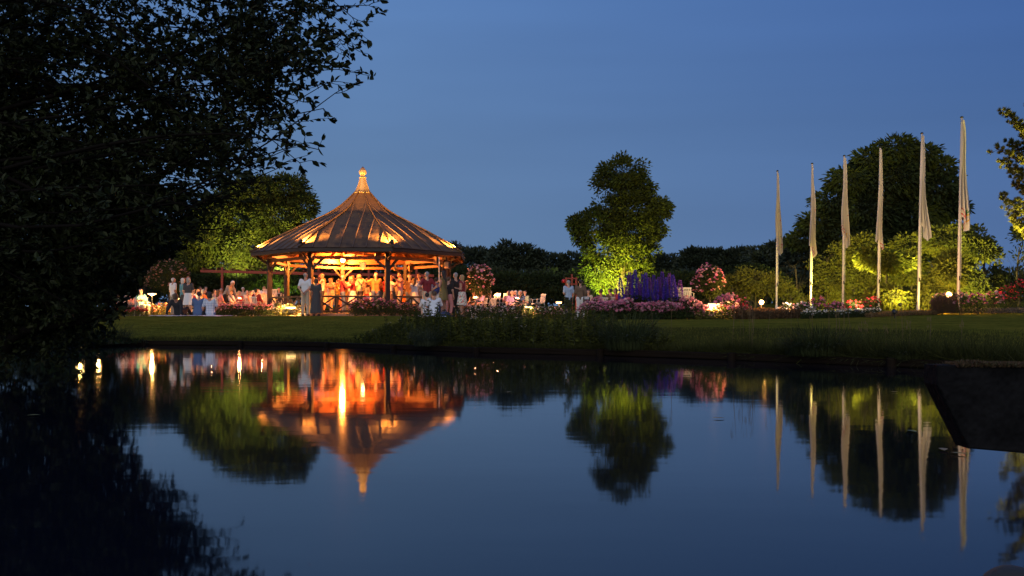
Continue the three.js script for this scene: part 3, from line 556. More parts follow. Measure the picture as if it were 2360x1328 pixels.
// shrub border behind the flagpoles
const SHRUBS = [
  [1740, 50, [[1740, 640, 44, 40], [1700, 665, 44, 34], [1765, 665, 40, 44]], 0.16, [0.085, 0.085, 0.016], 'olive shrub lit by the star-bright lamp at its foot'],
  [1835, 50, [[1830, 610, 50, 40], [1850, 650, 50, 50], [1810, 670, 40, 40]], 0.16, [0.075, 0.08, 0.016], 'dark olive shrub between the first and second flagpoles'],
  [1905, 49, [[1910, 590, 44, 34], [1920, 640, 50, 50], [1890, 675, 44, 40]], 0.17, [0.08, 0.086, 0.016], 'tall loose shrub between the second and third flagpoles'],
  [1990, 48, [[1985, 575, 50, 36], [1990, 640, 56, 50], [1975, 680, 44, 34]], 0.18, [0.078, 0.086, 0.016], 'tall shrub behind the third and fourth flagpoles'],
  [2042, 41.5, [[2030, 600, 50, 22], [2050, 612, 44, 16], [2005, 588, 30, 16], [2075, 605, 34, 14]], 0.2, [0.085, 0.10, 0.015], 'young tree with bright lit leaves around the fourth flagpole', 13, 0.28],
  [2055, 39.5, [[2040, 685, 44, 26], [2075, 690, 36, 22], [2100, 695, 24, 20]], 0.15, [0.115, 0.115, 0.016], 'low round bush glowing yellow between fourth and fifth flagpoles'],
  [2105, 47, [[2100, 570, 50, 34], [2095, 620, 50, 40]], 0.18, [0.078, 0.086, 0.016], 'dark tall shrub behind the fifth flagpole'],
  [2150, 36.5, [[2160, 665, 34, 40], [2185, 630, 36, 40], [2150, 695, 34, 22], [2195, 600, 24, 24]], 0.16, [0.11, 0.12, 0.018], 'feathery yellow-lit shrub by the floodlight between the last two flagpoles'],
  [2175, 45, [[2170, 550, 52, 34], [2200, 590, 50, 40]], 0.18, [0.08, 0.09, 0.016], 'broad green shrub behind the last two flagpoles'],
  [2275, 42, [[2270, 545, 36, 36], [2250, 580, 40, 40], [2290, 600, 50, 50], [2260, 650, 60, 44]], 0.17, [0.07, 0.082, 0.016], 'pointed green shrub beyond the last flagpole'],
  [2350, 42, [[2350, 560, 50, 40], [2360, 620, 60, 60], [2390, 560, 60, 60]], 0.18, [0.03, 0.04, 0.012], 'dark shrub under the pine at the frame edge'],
];
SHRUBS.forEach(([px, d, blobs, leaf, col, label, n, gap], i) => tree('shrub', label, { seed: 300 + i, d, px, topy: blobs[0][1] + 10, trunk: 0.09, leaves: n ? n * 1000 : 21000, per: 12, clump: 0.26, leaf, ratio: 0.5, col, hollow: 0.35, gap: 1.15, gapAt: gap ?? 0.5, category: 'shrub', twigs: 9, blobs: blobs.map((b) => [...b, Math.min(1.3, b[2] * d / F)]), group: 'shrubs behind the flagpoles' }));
// pine at the frame edge, its lower boughs lit
{
  seed(401);
  const D = 30, root = onGround(2440, D), t = thing('pine_tree', 'pine at the frame edge with yellow-lit lower boughs', 'tree', root), tb = new Tubes(), L = new Leaves(90000);
  const top = at(2440, 120, D).sub(root); tb.add(bend(V(0, -0.3, 0), top, 0, 0.02, 9), 0.24, 0.05, 9);
  const boughs = [[2320, 262, 2], [2335, 285, 2], [2300, 345, 3], [2330, 360, 2], [2310, 375, 2], [2335, 400, 2], [2318, 455, 3], [2325, 475, 3], [2335, 500, 3], [2345, 430, 2], [2350, 300, 2], [2345, 520, 2], [2380, 250, 3], [2400, 330, 3], [2400, 420, 3], [2420, 500, 3], [2500, 300, 3], [2520, 400, 3], [2540, 480, 3], [2330, 330, 2]];
  for (const [x, y, w] of boughs) {
    const tip = at(x, y, D + rr(-1.2, 1.2)).sub(root), sy = clamp((tip.y - 0.7) / top.y, 0.1, 0.95), from = V(top.x * sy, top.y * sy, top.z * sy), c = bend(from, tip, 0.06, 0.05, 9);
    tb.add(c, 0.05, 0.008, 5);
    for (let k = 3; k <= 9; k++) for (let m = 0; m < 7; m++) {
      const p = c[k].clone().add(V(rr(-1, 1), rr(-0.6, 0.7), rr(-1, 1)).multiplyScalar(0.1 * w * (1.2 - k * 0.06))), dir = tip.clone().sub(from).normalize().multiplyScalar(0.5).add(V(rr(-0.6, 0.6), rr(0.2, 0.9), rr(-0.6, 0.6)));
      tb.add([c[k], p], 0.008, 0.004, 3); const tone = rr(0.7, 1.3);
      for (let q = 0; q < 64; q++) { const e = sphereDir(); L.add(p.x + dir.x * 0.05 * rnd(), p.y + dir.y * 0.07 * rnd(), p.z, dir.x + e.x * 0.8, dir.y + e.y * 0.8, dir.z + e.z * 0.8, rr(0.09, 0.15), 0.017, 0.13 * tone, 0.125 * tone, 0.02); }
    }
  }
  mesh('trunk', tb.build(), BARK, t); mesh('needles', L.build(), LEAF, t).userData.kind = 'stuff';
}
// red timber pergola behind the crowd, running on behind the pavilion; a second, shorter one farther off
{
  const g = thing('pergola', 'long red timber pergola beam on posts behind the seated crowd', 'pergola');
  const D = 53, P = (px, py) => at(px, py, D);
  mesh('beam', beam(P(462, 625), P(760, 632), 0.1, 0.16), WOOD_RED, g); mesh('beam', beam(P(760, 632), P(1000, 636), 0.1, 0.16), WOOD_RED, g);
  for (let k = 0; k < 16; k++) { const p = P(470 + k * 33, 621 + k * 0.7); mesh('rafter', beam(p.clone().add(V(0, 0.04, 0.25)), p.clone().add(V(0, 0.04, -1.6)), 0.07, 0.08), WOOD_RED, g); }
  for (const px of [512, 625, 735, 850, 960]) { const x = ax(px, D); mesh('post', beam(V(x, groundY(x, -D) - 0.2, -D), V(x, P(px, 616).y, -D), 0.13, 0.13), WOOD_RED, g); }
  const h = thing('pergola', 'short red timber frame standing before the far hedge near the floodlit tree', 'pergola'), D2 = 56, Q = (px, py) => at(px, py, D2);
  for (const px of [1305, 1318, 1328]) { const x = ax(px, D2); mesh('post', beam(V(x, groundY(x, -D2) - 0.2, -D2), V(x, Q(px, px === 1318 ? 632 : 640).y, -D2), 0.12, 0.12), WOOD_RED, h); }
  for (const y of [642, 655]) mesh('crossbar', beam(Q(1302, y), Q(1331, y), 0.08, 0.09), WOOD_RED, h);
  const ball = thing('red_ball', 'small red ball lantern hanging beside the short red frame', 'lantern', Q(1299, 648)); mesh('shade', new THREE.SphereGeometry(0.13, 16, 12), std(0.5, 0.02, 0.02, 0.5), ball); mesh('cord', beam(V(0, 0.12, 0), V(0, 0.4, 0), 0.012, 0.012), BLACK, ball); mesh('hook', beam(V(0, 0.4, 0), V(0.16, 0.42, 0), 0.02, 0.02), BLACK, ball);
}

// ---------------------------------------------------------------- overhanging tree on the near left shore
{
  seed(500);
  const root = V(-7.6, 0.25, -8.6), t = thing('overhanging_tree', 'big dark tree overhanging the pond, its leaves and twigs against the sky', 'tree', root), tb = new Tubes();
  const inv = (p) => p.clone().sub(root);
  const L = new Leaves(230000, true), tips = [];
  tb.add(bend(V(0, -0.4, 0), V(0.5, 3.2, 0.3), 0, 0.04, 6), 0.34, 0.24, 12); tb.add(bend(V(0.5, 3.2, 0.3), V(0.2, 7.5, -0.2), 0, 0.05, 6), 0.24, 0.06, 9); tb.add(bend(V(0.3, 2.2, 0.2), V(1.6, 5.5, 1.2), 0, 0.05, 6), 0.16, 0.05, 8);
  const col = () => { const t = rr(0.7, 1.3); return [0.017 * t, 0.024 * t, 0.006 * t]; };
  // the crown's reach towards the open water: it hangs lowest at the left
  const reach = (x, y, z) => { const d = -(z + root.z), px = CX + (x + root.x) / d * F, py = HY - (y + root.y - EYE) / d * F, B = [[0, 860], [120, 835], [220, 800], [345, 748], [400, 695], [460, 575], [520, 510], [600, 372], [650, 325], [700, 295], [760, 272], [830, 215]]; let k = 0; while (k < B.length - 2 && py > B[k + 1][0]) k++; const b = lerp(B[k][1], B[k + 1][1], clamp((py - B[k][0]) / (B[k + 1][0] - B[k][0]), 0, 1)); return px < b + (py < 470 ? 70 : 40) * (vnoise(py * 0.05, 3) - (py < 470 ? 0.25 : 0.4)); };
  const leaf = (p, d, len) => {
    if (!reach(p.x, p.y, p.z)) return; const c = col(); L.add(p.x, p.y, p.z, d.x, d.y, d.z, len, len * rr(0.42, 0.56), c[0], c[1], c[2], rr(-0.7, 0.7), rr(0.2, 1), rr(-0.7, 0.7), 0.3); };
  // a leafy twig: alternate leaves along a thin curve
  const twig = (a, b, r, step, keep) => {
    if (!reach(b.x, b.y, b.z)) b = a.clone().lerp(b, 0.45);
    if (!reach(b.x, b.y, b.z)) return;
    const c = bend(a, b, rr(-0.06, 0.06), 0.07, 6), Ln = a.distanceTo(b); tb.add(c, r, 0.0016, 4);
    const n = Math.max(3, Math.floor(Ln / step));
    for (let k = 1; k <= n; k++) {
      const u = k / n, i = Math.min(5, Math.floor(u * 6)), p = c[i].clone().lerp(c[i + 1], u * 6 - i), d = c[i + 1].clone().sub(c[i]).normalize(), side = V(rr(-1, 1), rr(-0.7, 0.9), rr(-1, 1));
      const nl = k === n ? 3 : 1 + (rnd() < 0.3);
      for (let m = 0; m < nl; m++) { const dd = d.clone().multiplyScalar(0.7).add(side).add(V(rr(-0.5, 0.5), rr(-0.6, 0.3), rr(-0.5, 0.5))); const len = rr(0.04, 0.078); if (keep && tips.length < 300 && reach(p.x, p.y, p.z)) tips.push([p.clone(), dd.normalize(), len]); else leaf(p, dd, len); }
    }
  };
  // main boughs towards places on the crown's edge: [px, py, distance, reach of side twigs]
  const EDGE = [[850, 12, 6.6], [812, 40, 6.8], [800, 100, 6.6], [770, 70, 7.2], [780, 160, 6.7], [755, 190, 7], [772, 215, 6.4], [745, 250, 6.6], [700, 235, 7.4], [735, 345, 6.2], [700, 330, 6.6], [660, 345, 7], [640, 300, 7.4], [690, 375, 6.5], [600, 395, 7], [560, 350, 7.4], [640, 90, 7.6], [700, 140, 7.4], [600, 200, 7.6], [680, 30, 7.2], [560, 120, 7.8], [540, 260, 7.6], [500, 420, 7], [470, 470, 7.2], [560, 440, 6.8], [590, 470, 6.7], [548, 522, 6.9], [478, 560, 7], [640, 388, 6.4], [610, 420, 6.3], [520, 455, 6.5], [430, 520, 7.4], [520, 500, 6.6], [460, 380, 7.6], [335, 560, 7.2], [400, 470, 7.8], [480, 60, 8], [420, 180, 8], [440, 300, 8], [296, 640, 7.4], [250, 700, 7.2], [232, 735, 6.8], [340, 100, 8.4], [330, 260, 8.2], [300, 400, 8], [250, 560, 8], [220, 640, 8], [180, 740, 8], [200, 60, 8.6], [150, 250, 8.6], [120, 420, 8.6], [80, 600, 8.8], [60, 150, 9], [40, 330, 9], [20, 520, 9], [60, 720, 9], [130, 690, 8.4], [620, -40, 7], [740, -40, 6.8], [420, -40, 8], [200, -60, 8.6]];
  for (const [px, py, d] of EDGE) {
    const tip = inv(at(px, py, d)), hy = clamp(tip.y * 0.75 + 0.3, 1.3, 6.6), from = V(0.3 + hy * 0.03, hy, 0.1); let c, wob = 0.13; do { c = bend(from, tip, wob === 0.13 ? rr(-0.16, 0.06) : rr(-0.1, 0), wob, 12); wob *= 0.7; } while (wob > 0.02 && c.some((p, i) => i > 3 && !reach(p.x - 0.12, p.y, p.z)));
    const far = from.distanceTo(tip); tb.add(c, 0.008 + far * 0.0045, 0.003, 6);
    for (let k = 3; k <= 12; k++) {
      const n = k > 10 ? 2 : px < 330 || py > 420 ? 8 : 5;
      for (let m = 0; m < n; m++) {
        const out = k / 12, reach = lerp(0.75, 0.2, out) * rr(0.6, 1.2), d0 = c[Math.min(12, k + 1)].clone().sub(c[k - 1]).normalize(), q = c[k].clone().addScaledVector(d0, reach * 0.75).add(V(rr(-1, 1), rr(-0.9, 0.8), rr(-1, 1)).multiplyScalar(reach * 0.6));
        twig(c[k], q, 0.0035, k > 10 ? 0.045 : 0.034, k > 9 && px > 520);
      }
    }
  }
  // denser inner foliage
  const IN = [[150, 200, 260, 260, 9], [200, 480, 230, 220, 8.6], [100, 690, 150, 120, 8.8], [420, 160, 200, 190, 8.4], [330, 360, 160, 160, 8.2], [580, 90, 130, 140, 7.8], [600, 230, 100, 110, 7.6], [205, 620, 90, 110, 7.8], [480, 330, 110, 90, 7.9], [690, 60, 80, 90, 7.3], [700, 170, 50, 90, 7.2], [60, 400, 160, 400, 9.6], [60, 760, 160, 60, 9.2], [280, 530, 90, 110, 8]];
  for (const [x, y, rx, ry, d] of IN) {
    const n = Math.floor(rx * ry / 66);
    for (let k = 0; k < n; k++) {
      const a = rr(0, 6.283), r = Math.sqrt(rnd()), px = x + Math.cos(a) * r * rx, py = y + Math.sin(a) * r * ry; if (fbm(px * 0.014 + 3, py * 0.017 + 1, 3) < (px < 330 && py > 330 ? 0.2 : px > 150 ? 0.5 : 0.44) + (px > 420 ? 0.03 : 0) + (px > 300 && py > 330 ? 0.06 : 0) && rnd() < 0.94) continue;
      const p = inv(at(px, py, d + rr(-0.8, 0.9))), q = p.clone().add(V(rr(-0.4, 0.5), rr(-0.3, 0.25), rr(-0.4, 0.4)));
      twig(p, q, 0.003, 0.03, false);
    }
  }
  // heavy boughs seen darkly inside
  for (const [x0, y0, x1, y1, d] of [[-20, 560, 300, 470, 8.4], [20, 800, 280, 700, 8.6], [0, 300, 330, 200, 8.8]]) tb.add(bend(inv(at(x0, y0, d)), inv(at(x1, y1, d - 0.8)), -0.05, 0.06, 8), 0.07, 0.02, 7);
  mesh('trunk', tb.build(), new THREE.MeshPhysicalMaterial({ color: C(0.007, 0.006, 0.005), roughness: 1, specularIntensity: 0.1 }), t);
  const NEAR = new THREE.MeshPhysicalMaterial({ color: 0xffffff, vertexColors: true, roughness: 0.6, specularIntensity: 0.3, transmission: 0.15, thickness: 0, side: THREE.DoubleSide });
  mesh('crown', L.build(), NEAR, t).userData.kind = 'stuff';
  // the leaves that stand out singly at the crown's edge
  const one = [0, 1, 2].map((v) => { seed(9 + v); const q = new Leaves(1, true); q.add(0, 0, 0, 0, 1, 0, 1, 0.46 + v * 0.05, 1, 1, 1, 0, 0, 1, 0.25 + v * 0.1); const g = q.build(); g.deleteAttribute('color'); return g; });
  const LM = [0.8, 1, 1.25].map((k) => new THREE.MeshPhysicalMaterial({ color: C(0.017 * k, 0.024 * k, 0.006 * k), roughness: 0.6, specularIntensity: 0.3, transmission: 0.15, thickness: 0, side: THREE.DoubleSide }));
  seed(510);
  tips.forEach(([p, d, len], i) => { const m = mesh('leaf', one[i % 3], LM[(i >> 1) % 3], t); m.position.copy(p); m.scale.setScalar(len); m.quaternion.setFromUnitVectors(V(0, 1, 0), d).multiply(new THREE.Quaternion().setFromAxisAngle(V(0, 1, 0), rr(0, 6.28))); });
}

// ---------------------------------------------------------------- flags
{
  // cloth marks: letters run up the flag, in the colours of the banner; only what shows of them is copied
  const banner = (marks) => {
    const c = document.createElement('canvas'); c.width = 256; c.height = 1024; const g = c.getContext('2d');
    g.fillStyle = '#c2bdb4'; g.fillRect(0, 0, 256, 1024);
    for (const [ch, u, v, size, color] of marks) { g.save(); g.translate(u * 256, v * 1024); g.rotate(-Math.PI / 2 + 0.12); g.fillStyle = color; g.font = Math.round(size * 1.35) + 'px sans-serif'; g.textAlign = 'center'; g.textBaseline = 'middle'; g.fillText(ch, 0, 0); g.restore(); }
    const t = new THREE.CanvasTexture(c); t.colorSpace = THREE.SRGBColorSpace; t.magFilter = THREE.LinearFilter; return t;
  };
  const RED = '#a8242a', YEL = '#c9a02c', GRN = '#3f7f3c', BLU = '#2b4a86', PUR = '#6b3f74';
  const data = [   // top px, top py, base px, length, width, letters, which way it hangs
    [1792, 394, 1790, 4.0, 0.40, [['e', 0.72, 0.46, 70, BLU], ['r', 0.8, 0.58, 60, RED], ['t', 0.85, 0.78, 70, GRN], ['o', 0.82, 0.9, 70, RED]], 0.72, 'nearest the star-bright lamp'],
    [1872, 377, 1868, 4.2, 0.40, [['a', 0.85, 0.5, 60, RED], ['n', 0.85, 0.64, 60, RED], ['B', 0.72, 0.95, 90, RED]], 0.68, 'second from the star-bright lamp'],
    [1946, 359, 1943, 3.95, 0.36, [['B', 0.1, 0.93, 90, RED], ['o', 0.6, 0.86, 80, YEL], ['i', 0.9, 0.66, 60, RED]], 0.66, 'third from the star-bright lamp'],
    [2029, 340, 2024, 4.15, 0.42, [['e', 0.1, 0.36, 80, BLU], ['r', 0.8, 0.45, 60, BLU], ['a', 0.9, 0.83, 60, BLU], ['B', 0.75, 0.98, 80, RED]], 0.55, 'in front of the lit young tree'],
    [2125, 307, 2116, 4.05, 0.46, [['n', 0.95, 0.42, 60, BLU], ['i', 0.95, 0.3, 60, PUR]], 0.86, 'next to the tallest pole'],
    [2217, 270, 2208, 3.95, 0.48, [['B', 0.38, 0.945, 120, RED], ['o', 0.58, 0.885, 110, YEL], ['t', 0.74, 0.835, 110, GRN], ['a', 0.84, 0.79, 110, BLU], ['r', 0.95, 0.74, 90, RED]], 0.84, 'tallest of the row'],
  ];
  data.forEach(([tx, ty, bx, len, wid, marks, frac, where], i) => {
    seed(600 + i);
    const H = 7.5, s = (738 - ty + (0.06) * 60) / (H + 0.04), D = F / s, x = ax(bx, D), g = groundY(x, -D), top = at(tx, ty, D), hgt = top.y - g, lean = Math.atan2(ax(tx, D) - x, hgt);
    const t = thing('flagpole', 'slim pale flagpole ' + where, 'flagpole', V(x, g, -D), 0, 'six flagpoles in a row'); t.rotation.z = -lean;
    mesh('pole', lathe([[0, -0.2], [0.055, -0.2], [0.052, hgt * 0.4], [0.04, hgt * 0.8], [0.032, hgt - 0.03], [0, hgt - 0.03]], 14), ALU, t);
    mesh('pole_cap', lathe([[0, hgt - 0.03], [0.055, hgt - 0.03], [0.06, hgt + 0.01], [0.03, hgt + 0.035], [0, hgt + 0.04]], 12), BLACK, t);
    mesh('base_plate', lathe([[0, 0.0], [0.13, 0.0], [0.13, 0.025], [0.07, 0.05], [0.062, 0.25], [0, 0.25]], 12), ALU, t);
    mesh('halyard', beam(V(0.068, 1.25, 0.03), V(0.045, hgt - 0.06, 0.03), 0.009, 0.009, 0.001), WHITE, t);
    mesh('cleat', box(0.03, 0.16, 0.05, 0, 1.25, 0.07), BLACK, t);
    // limp banner: pleats gathered round the pole, widening downwards
    const f = thing('flag', 'limp off-white banner with coloured letters on the flagpole ' + where, 'flag', V(x, g, -D), 0, 'six limp banners'); f.rotation.z = -lean;
    const N = 48, M = 60, pos = [], uv = [], idx = [], ph = rr(0, 6), k1 = rr(2.6, 3.4), k2 = rr(5.2, 7);
    for (let j = 0; j <= M; j++) for (let q = 0; q <= N; q++) {
      const v = j / M, u = q / N, w = wid * 0.86 * (0.1 + 0.9 * Math.pow(v, 0.95 + 0.25 * Math.sin(i * 2.1))) * (1 + 0.2 * Math.sin(v * 7.5 + ph * 2)) , amp = 0.05 + 0.14 * Math.pow(v, 0.8);
      const drop = len * (1 - 0.11 * Math.pow(1 - u, 2) * (frac > 0.6 ? 1 : 0.4) - 0.09 * Math.sin(u * k2 + ph) * 0.5);
      const x0 = (u - (1 - frac)) * w + 0.035 * Math.sin(v * 6 + ph) * v + 0.018 * Math.sin(u * 19 + v * 4 + ph), z0 = amp * Math.sin(u * k1 * 2 * Math.PI + ph + v * 1.3) * (0.35 + 0.65 * v) + 0.025 * Math.sin(u * k2 * 7 + v * 3) + 0.075;
      pos.push(x0, hgt - 0.12 - v * drop - 0.03 * Math.sin(u * 12 + ph) * v, z0); uv.push(u, 1 - v);
    }
    for (let j = 0; j < M; j++) for (let q = 0; q < N; q++) { const a = j * (N + 1) + q; idx.push(a, a + N + 1, a + 1, a + 1, a + N + 1, a + N + 2); }
    mesh('cloth', geoOf(pos, idx, { uv, normals: true }), new THREE.MeshPhysicalMaterial({ map: banner(marks), color: C(0.95, 0.95, 0.95), roughness: 0.9, side: THREE.DoubleSide, transmission: 0.25, thickness: 0 }), f);
    for (const v of [0.02, 0.5, 0.96]) mesh('flag_ring', new THREE.TorusGeometry(0.055, 0.007, 5, 12).rotateX(Math.PI / 2).translate(0, hgt - 0.12 - v * len, 0.01), STEEL, f);
  });
}

// ---------------------------------------------------------------- flowers
function blossomGeo(list, petal) {   // list of [x, y, z, r, [colour]]; each a rosette of cupped petals
  const L = new Leaves(list.length * petal * 2);
  for (const [x, y, z, r, c] of list) {
    const ax0 = V(rr(-0.6, 0.6), rr(0.3, 1), rr(-0.4, 0.9)).normalize(), s = V(0.3, 0.1, 0.8).cross(ax0).normalize(), u = ax0.clone().cross(s), tone = rr(0.75, 1.25);
    for (let ring = 0; ring < 2; ring++) for (let k = 0; k < petal; k++) {
      const a = k / petal * 6.283 + ring * 0.5, up = ring ? 1.3 : 0.35, d = s.clone().multiplyScalar(Math.cos(a)).addScaledVector(u, Math.sin(a)).addScaledVector(ax0, up).normalize(), n = ax0.clone().multiplyScalar(1).addScaledVector(d, -0.3), t = tone * (ring ? 1.1 : 0.9);
      L.add(x, y, z, d.x, d.y, d.z, r * (ring ? 0.85 : 1.1), r * 1.05, c[0] * t, c[1] * t, c[2] * t, n.x, n.y, n.z, 0.2);
    }
  }
  return L.build();
}
const PETAL = leafMat(0.35, { roughness: 0.9 });
const PINK = [0.62, 0.16, 0.27], PALE = [0.72, 0.44, 0.46], REDF = [0.55, 0.03, 0.04], WHITEF = [0.74, 0.73, 0.68], ROSE = [0.66, 0.26, 0.36];
const FOL = [0.04, 0.06, 0.014];
// a rose bush: stems, foliage, blossoms
function bush(name, label, o) {
  seed(o.seed);
  const t = thing(name, label, o.category ?? 'rose bush', o.pos ?? V(0, 0, 0), o.turn ?? 0, o.group), tb = new Tubes(), L = new Leaves(o.leaves + 10), list = [];
  for (let k = 0; k < 9; k++) { const a = rr(0, 6.28), r = rr(0.2, 0.85); tb.add(bend(V(rr(-0.05, 0.05), -0.05, rr(-0.05, 0.05)), V(Math.cos(a) * r * o.rx, o.h * rr(0.6, 0.95), Math.sin(a) * r * o.rz), 0, 0.08, 4), 0.009, 0.004, 4); }
  for (let k = 0; k < o.leaves; k++) {
    const a = rr(0, 6.28), r = Math.sqrt(rnd()), y = rnd(), wv = 0.75 + 0.5 * fbm(Math.cos(a) * 1.5 + 5 + o.seed, Math.sin(a) * 1.5 + y * 2, 2), tone = rr(0.7, 1.3);
    const w = Math.sqrt(Math.max(0.05, 1 - (y * 1.05 - 0.25) ** 2)) * wv, d = sphereDir();
    L.add(Math.cos(a) * r * w * o.rx, 0.03 + y * o.h * (1 - 0.25 * r * r) * 0.93, Math.sin(a) * r * w * o.rz, d.x, d.y * 0.6 + 0.2, d.z, rr(0.04, 0.08), rr(0.025, 0.045), (o.fol ?? FOL)[0] * tone, (o.fol ?? FOL)[1] * tone, (o.fol ?? FOL)[2]);
  }
  for (let k = 0; k < o.blooms; k++) {
    const a = rr(0, 6.28), r = Math.pow(rnd(), 0.5), y = o.low ? rr(0.25, 1) : 1 - 0.55 * Math.pow(rnd(), 1.3), w = Math.sqrt(Math.max(0.08, 1 - (y * 1.05 - 0.25) ** 2)), c = o.cols[Math.floor(rnd() * o.cols.length)];
    const rad = o.low ? 0.75 + 0.3 * rnd() : Math.max(r, y > 0.75 ? 0 : 0.8);
    list.push([Math.cos(a) * rad * w * o.rx, o.h * y * (1 - 0.2 * rad * rad) + 0.05, Math.sin(a) * rad * w * o.rz, (o.size ?? 0.045) * rr(0.75, 1.2), c]);
  }
  mesh('stems', tb.build(), BARK, t); mesh('foliage', L.build(), LEAF, t).userData.kind = 'stuff';
  const b = mesh('blossoms', blossomGeo(list, 5), PETAL, t); b.userData.kind = 'stuff';
  return t;
}
{
  // the long pink bed in front of the delphiniums: two staggered rows
  const kinds = [0, 1, 2].map((v) => ({ seed: 700 + v, rx: 0.55, rz: 0.42, h: 0.62, leaves: 900, blooms: 95, size: 0.06, cols: [ROSE, ROSE, PINK, PALE] }));
  const protos = [];
  let n = 0;
  for (let row = 0; row < 2; row++) for (let k = 0; k < 13; k++) {
    const px = 1362 + k * 28 + (row ? 14 : 0), d = 31.3 + row * 0.75 + 0.35 * Math.sin(k * 2.1), p = onGround(px, d);
    const label = `${ORD[k]} pink rose bush of the ${row ? 'back' : 'front'} row, counted from the couple by the bed`, v = n++ % 3;
    if (n <= 3) { protos.push(bush('rose_bush', label, { ...kinds[v], pos: p, group: 'pink roses of the long lamp-lit bed' })); } else { const b = dup(protos[v], p, rr(0, 6.28), label); b.scale.set(rr(0.8, 1.3), rr(0.65, 1.3) * (k > 8 ? 1.1 : 1), rr(0.9, 1.1)); }
  }
  // roses left of the pavilion, in front of the crowd
  const near = [];
  for (let k = 0; k < 9; k++) { const p = onGround(506 + k * 14.5, 37.6 + (k % 2) * 0.6), label = `${ORD[k]} dusky pink rose bush before the seated crowd, counted from the picnic blanket`; if (k < 2) near.push(bush('rose_bush', label, { seed: 720 + k, rx: 0.34, rz: 0.35, h: 0.5, leaves: 620, blooms: 46, size: 0.045, cols: [PINK, ROSE, PALE], pos: p, group: 'dusky pink roses before the seated crowd' })); else dup(near[k % 2], p, rr(0, 6), label); }
  // roses in front of the pavilion railing
  const fr = [];
  [[820, 35.6, 1], [848, 35.5, 1.15], [876, 35.4, 1.1], [905, 35.5, 1.0], [934, 35.6, 0.85], [958, 35.8, 0.7]].forEach(([px, d, s], k) => { const p = onGround(px, d), label = `${ORD[k]} pale pink rose bush along the pavilion railing, counted from the couple`; let b; if (k < 2) fr.push(b = bush('rose_bush', label, { seed: 730 + k, rx: 0.36, rz: 0.35, h: 0.62, leaves: 900, blooms: 50, size: 0.042, cols: [ROSE, PALE, PINK], pos: p, group: 'roses along the pavilion railing' })); else b = dup(fr[k % 2], p, rr(0, 6), label); b.scale.setScalar(s); });
  // flowers under the lamp beside the man in white: tall, thin, pale
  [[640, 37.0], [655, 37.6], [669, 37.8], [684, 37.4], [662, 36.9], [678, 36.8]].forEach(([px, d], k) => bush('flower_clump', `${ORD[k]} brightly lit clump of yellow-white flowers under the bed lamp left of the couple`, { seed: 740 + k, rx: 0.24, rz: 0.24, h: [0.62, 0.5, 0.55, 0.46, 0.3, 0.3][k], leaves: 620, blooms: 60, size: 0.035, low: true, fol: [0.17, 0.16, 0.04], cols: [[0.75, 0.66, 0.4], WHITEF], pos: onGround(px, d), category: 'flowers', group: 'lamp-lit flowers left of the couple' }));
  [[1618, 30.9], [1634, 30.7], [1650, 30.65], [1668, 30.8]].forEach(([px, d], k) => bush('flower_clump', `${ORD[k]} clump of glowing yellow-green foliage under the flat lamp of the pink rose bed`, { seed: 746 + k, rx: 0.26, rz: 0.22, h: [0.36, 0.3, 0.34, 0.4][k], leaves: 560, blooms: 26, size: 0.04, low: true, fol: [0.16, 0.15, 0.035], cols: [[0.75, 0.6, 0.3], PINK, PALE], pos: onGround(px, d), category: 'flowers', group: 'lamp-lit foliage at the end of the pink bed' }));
  // bed lamps on the pale flowers right of the standing group
  const wf = [];
  [[1095, 34.5], [1122, 34.2], [1150, 34], [1178, 33.8], [1200, 33.6], [1226, 33.4], [1250, 33.6], [1276, 33.6]].forEach(([px, d], k) => { const p = onGround(px, d), label = `${ORD[k]} cream rose bush behind the bank weeds, counted from the standing group`; let b; if (k < 2) wf.push(b = bush('rose_bush', label, { seed: 750 + k, rx: 0.42, rz: 0.35, h: 0.52, leaves: 700, blooms: 48, size: 0.04, low: true, cols: [PALE, WHITEF, ROSE], pos: p, group: 'cream roses behind the bank weeds' })); else b = dup(wf[k % 2], p, rr(0, 6), label); });
  // red flowers far left
  const rf = [];
  [[262, 39], [280, 38.6], [298, 38.4], [313, 38.2], [250, 40], [330, 38.6]].forEach(([px, d], k) => { const p = onGround(px, d), label = `${ORD[k]} vivid red flower clump at the far lawn edge under the overhanging leaves`; if (k < 1) rf.push(bush('flower_clump', label, { seed: 760, rx: 0.32, rz: 0.3, h: 0.42, leaves: 420, blooms: 60, size: 0.05, cols: [REDF, PINK, [0.6, 0.05, 0.08]], pos: p, category: 'flowers', group: 'red flowers at the far lawn edge' })); else dup(rf[0], p, rr(0, 6), label).scale.setScalar(rr(0.7, 1)); });
  // lamp-lit planting round the flat garden lamp at the left
  [[340, 0.7], [358, 0.55], [374, 0.65], [385, 0.5]].forEach(([px, h], k) => bush('flower_clump', `${ORD[k]} clump of golden-lit flowers round the flat lamp behind the picnic`, { seed: 770 + k, rx: 0.34, rz: 0.3, h, leaves: 500, blooms: 44, size: 0.04, low: true, fol: [0.13, 0.11, 0.03], cols: [[0.7, 0.4, 0.12], PALE, REDF], pos: onGround(px, 40.7 + (k % 2) * 0.5), category: 'flowers', group: 'planting round the flat lamp' }));
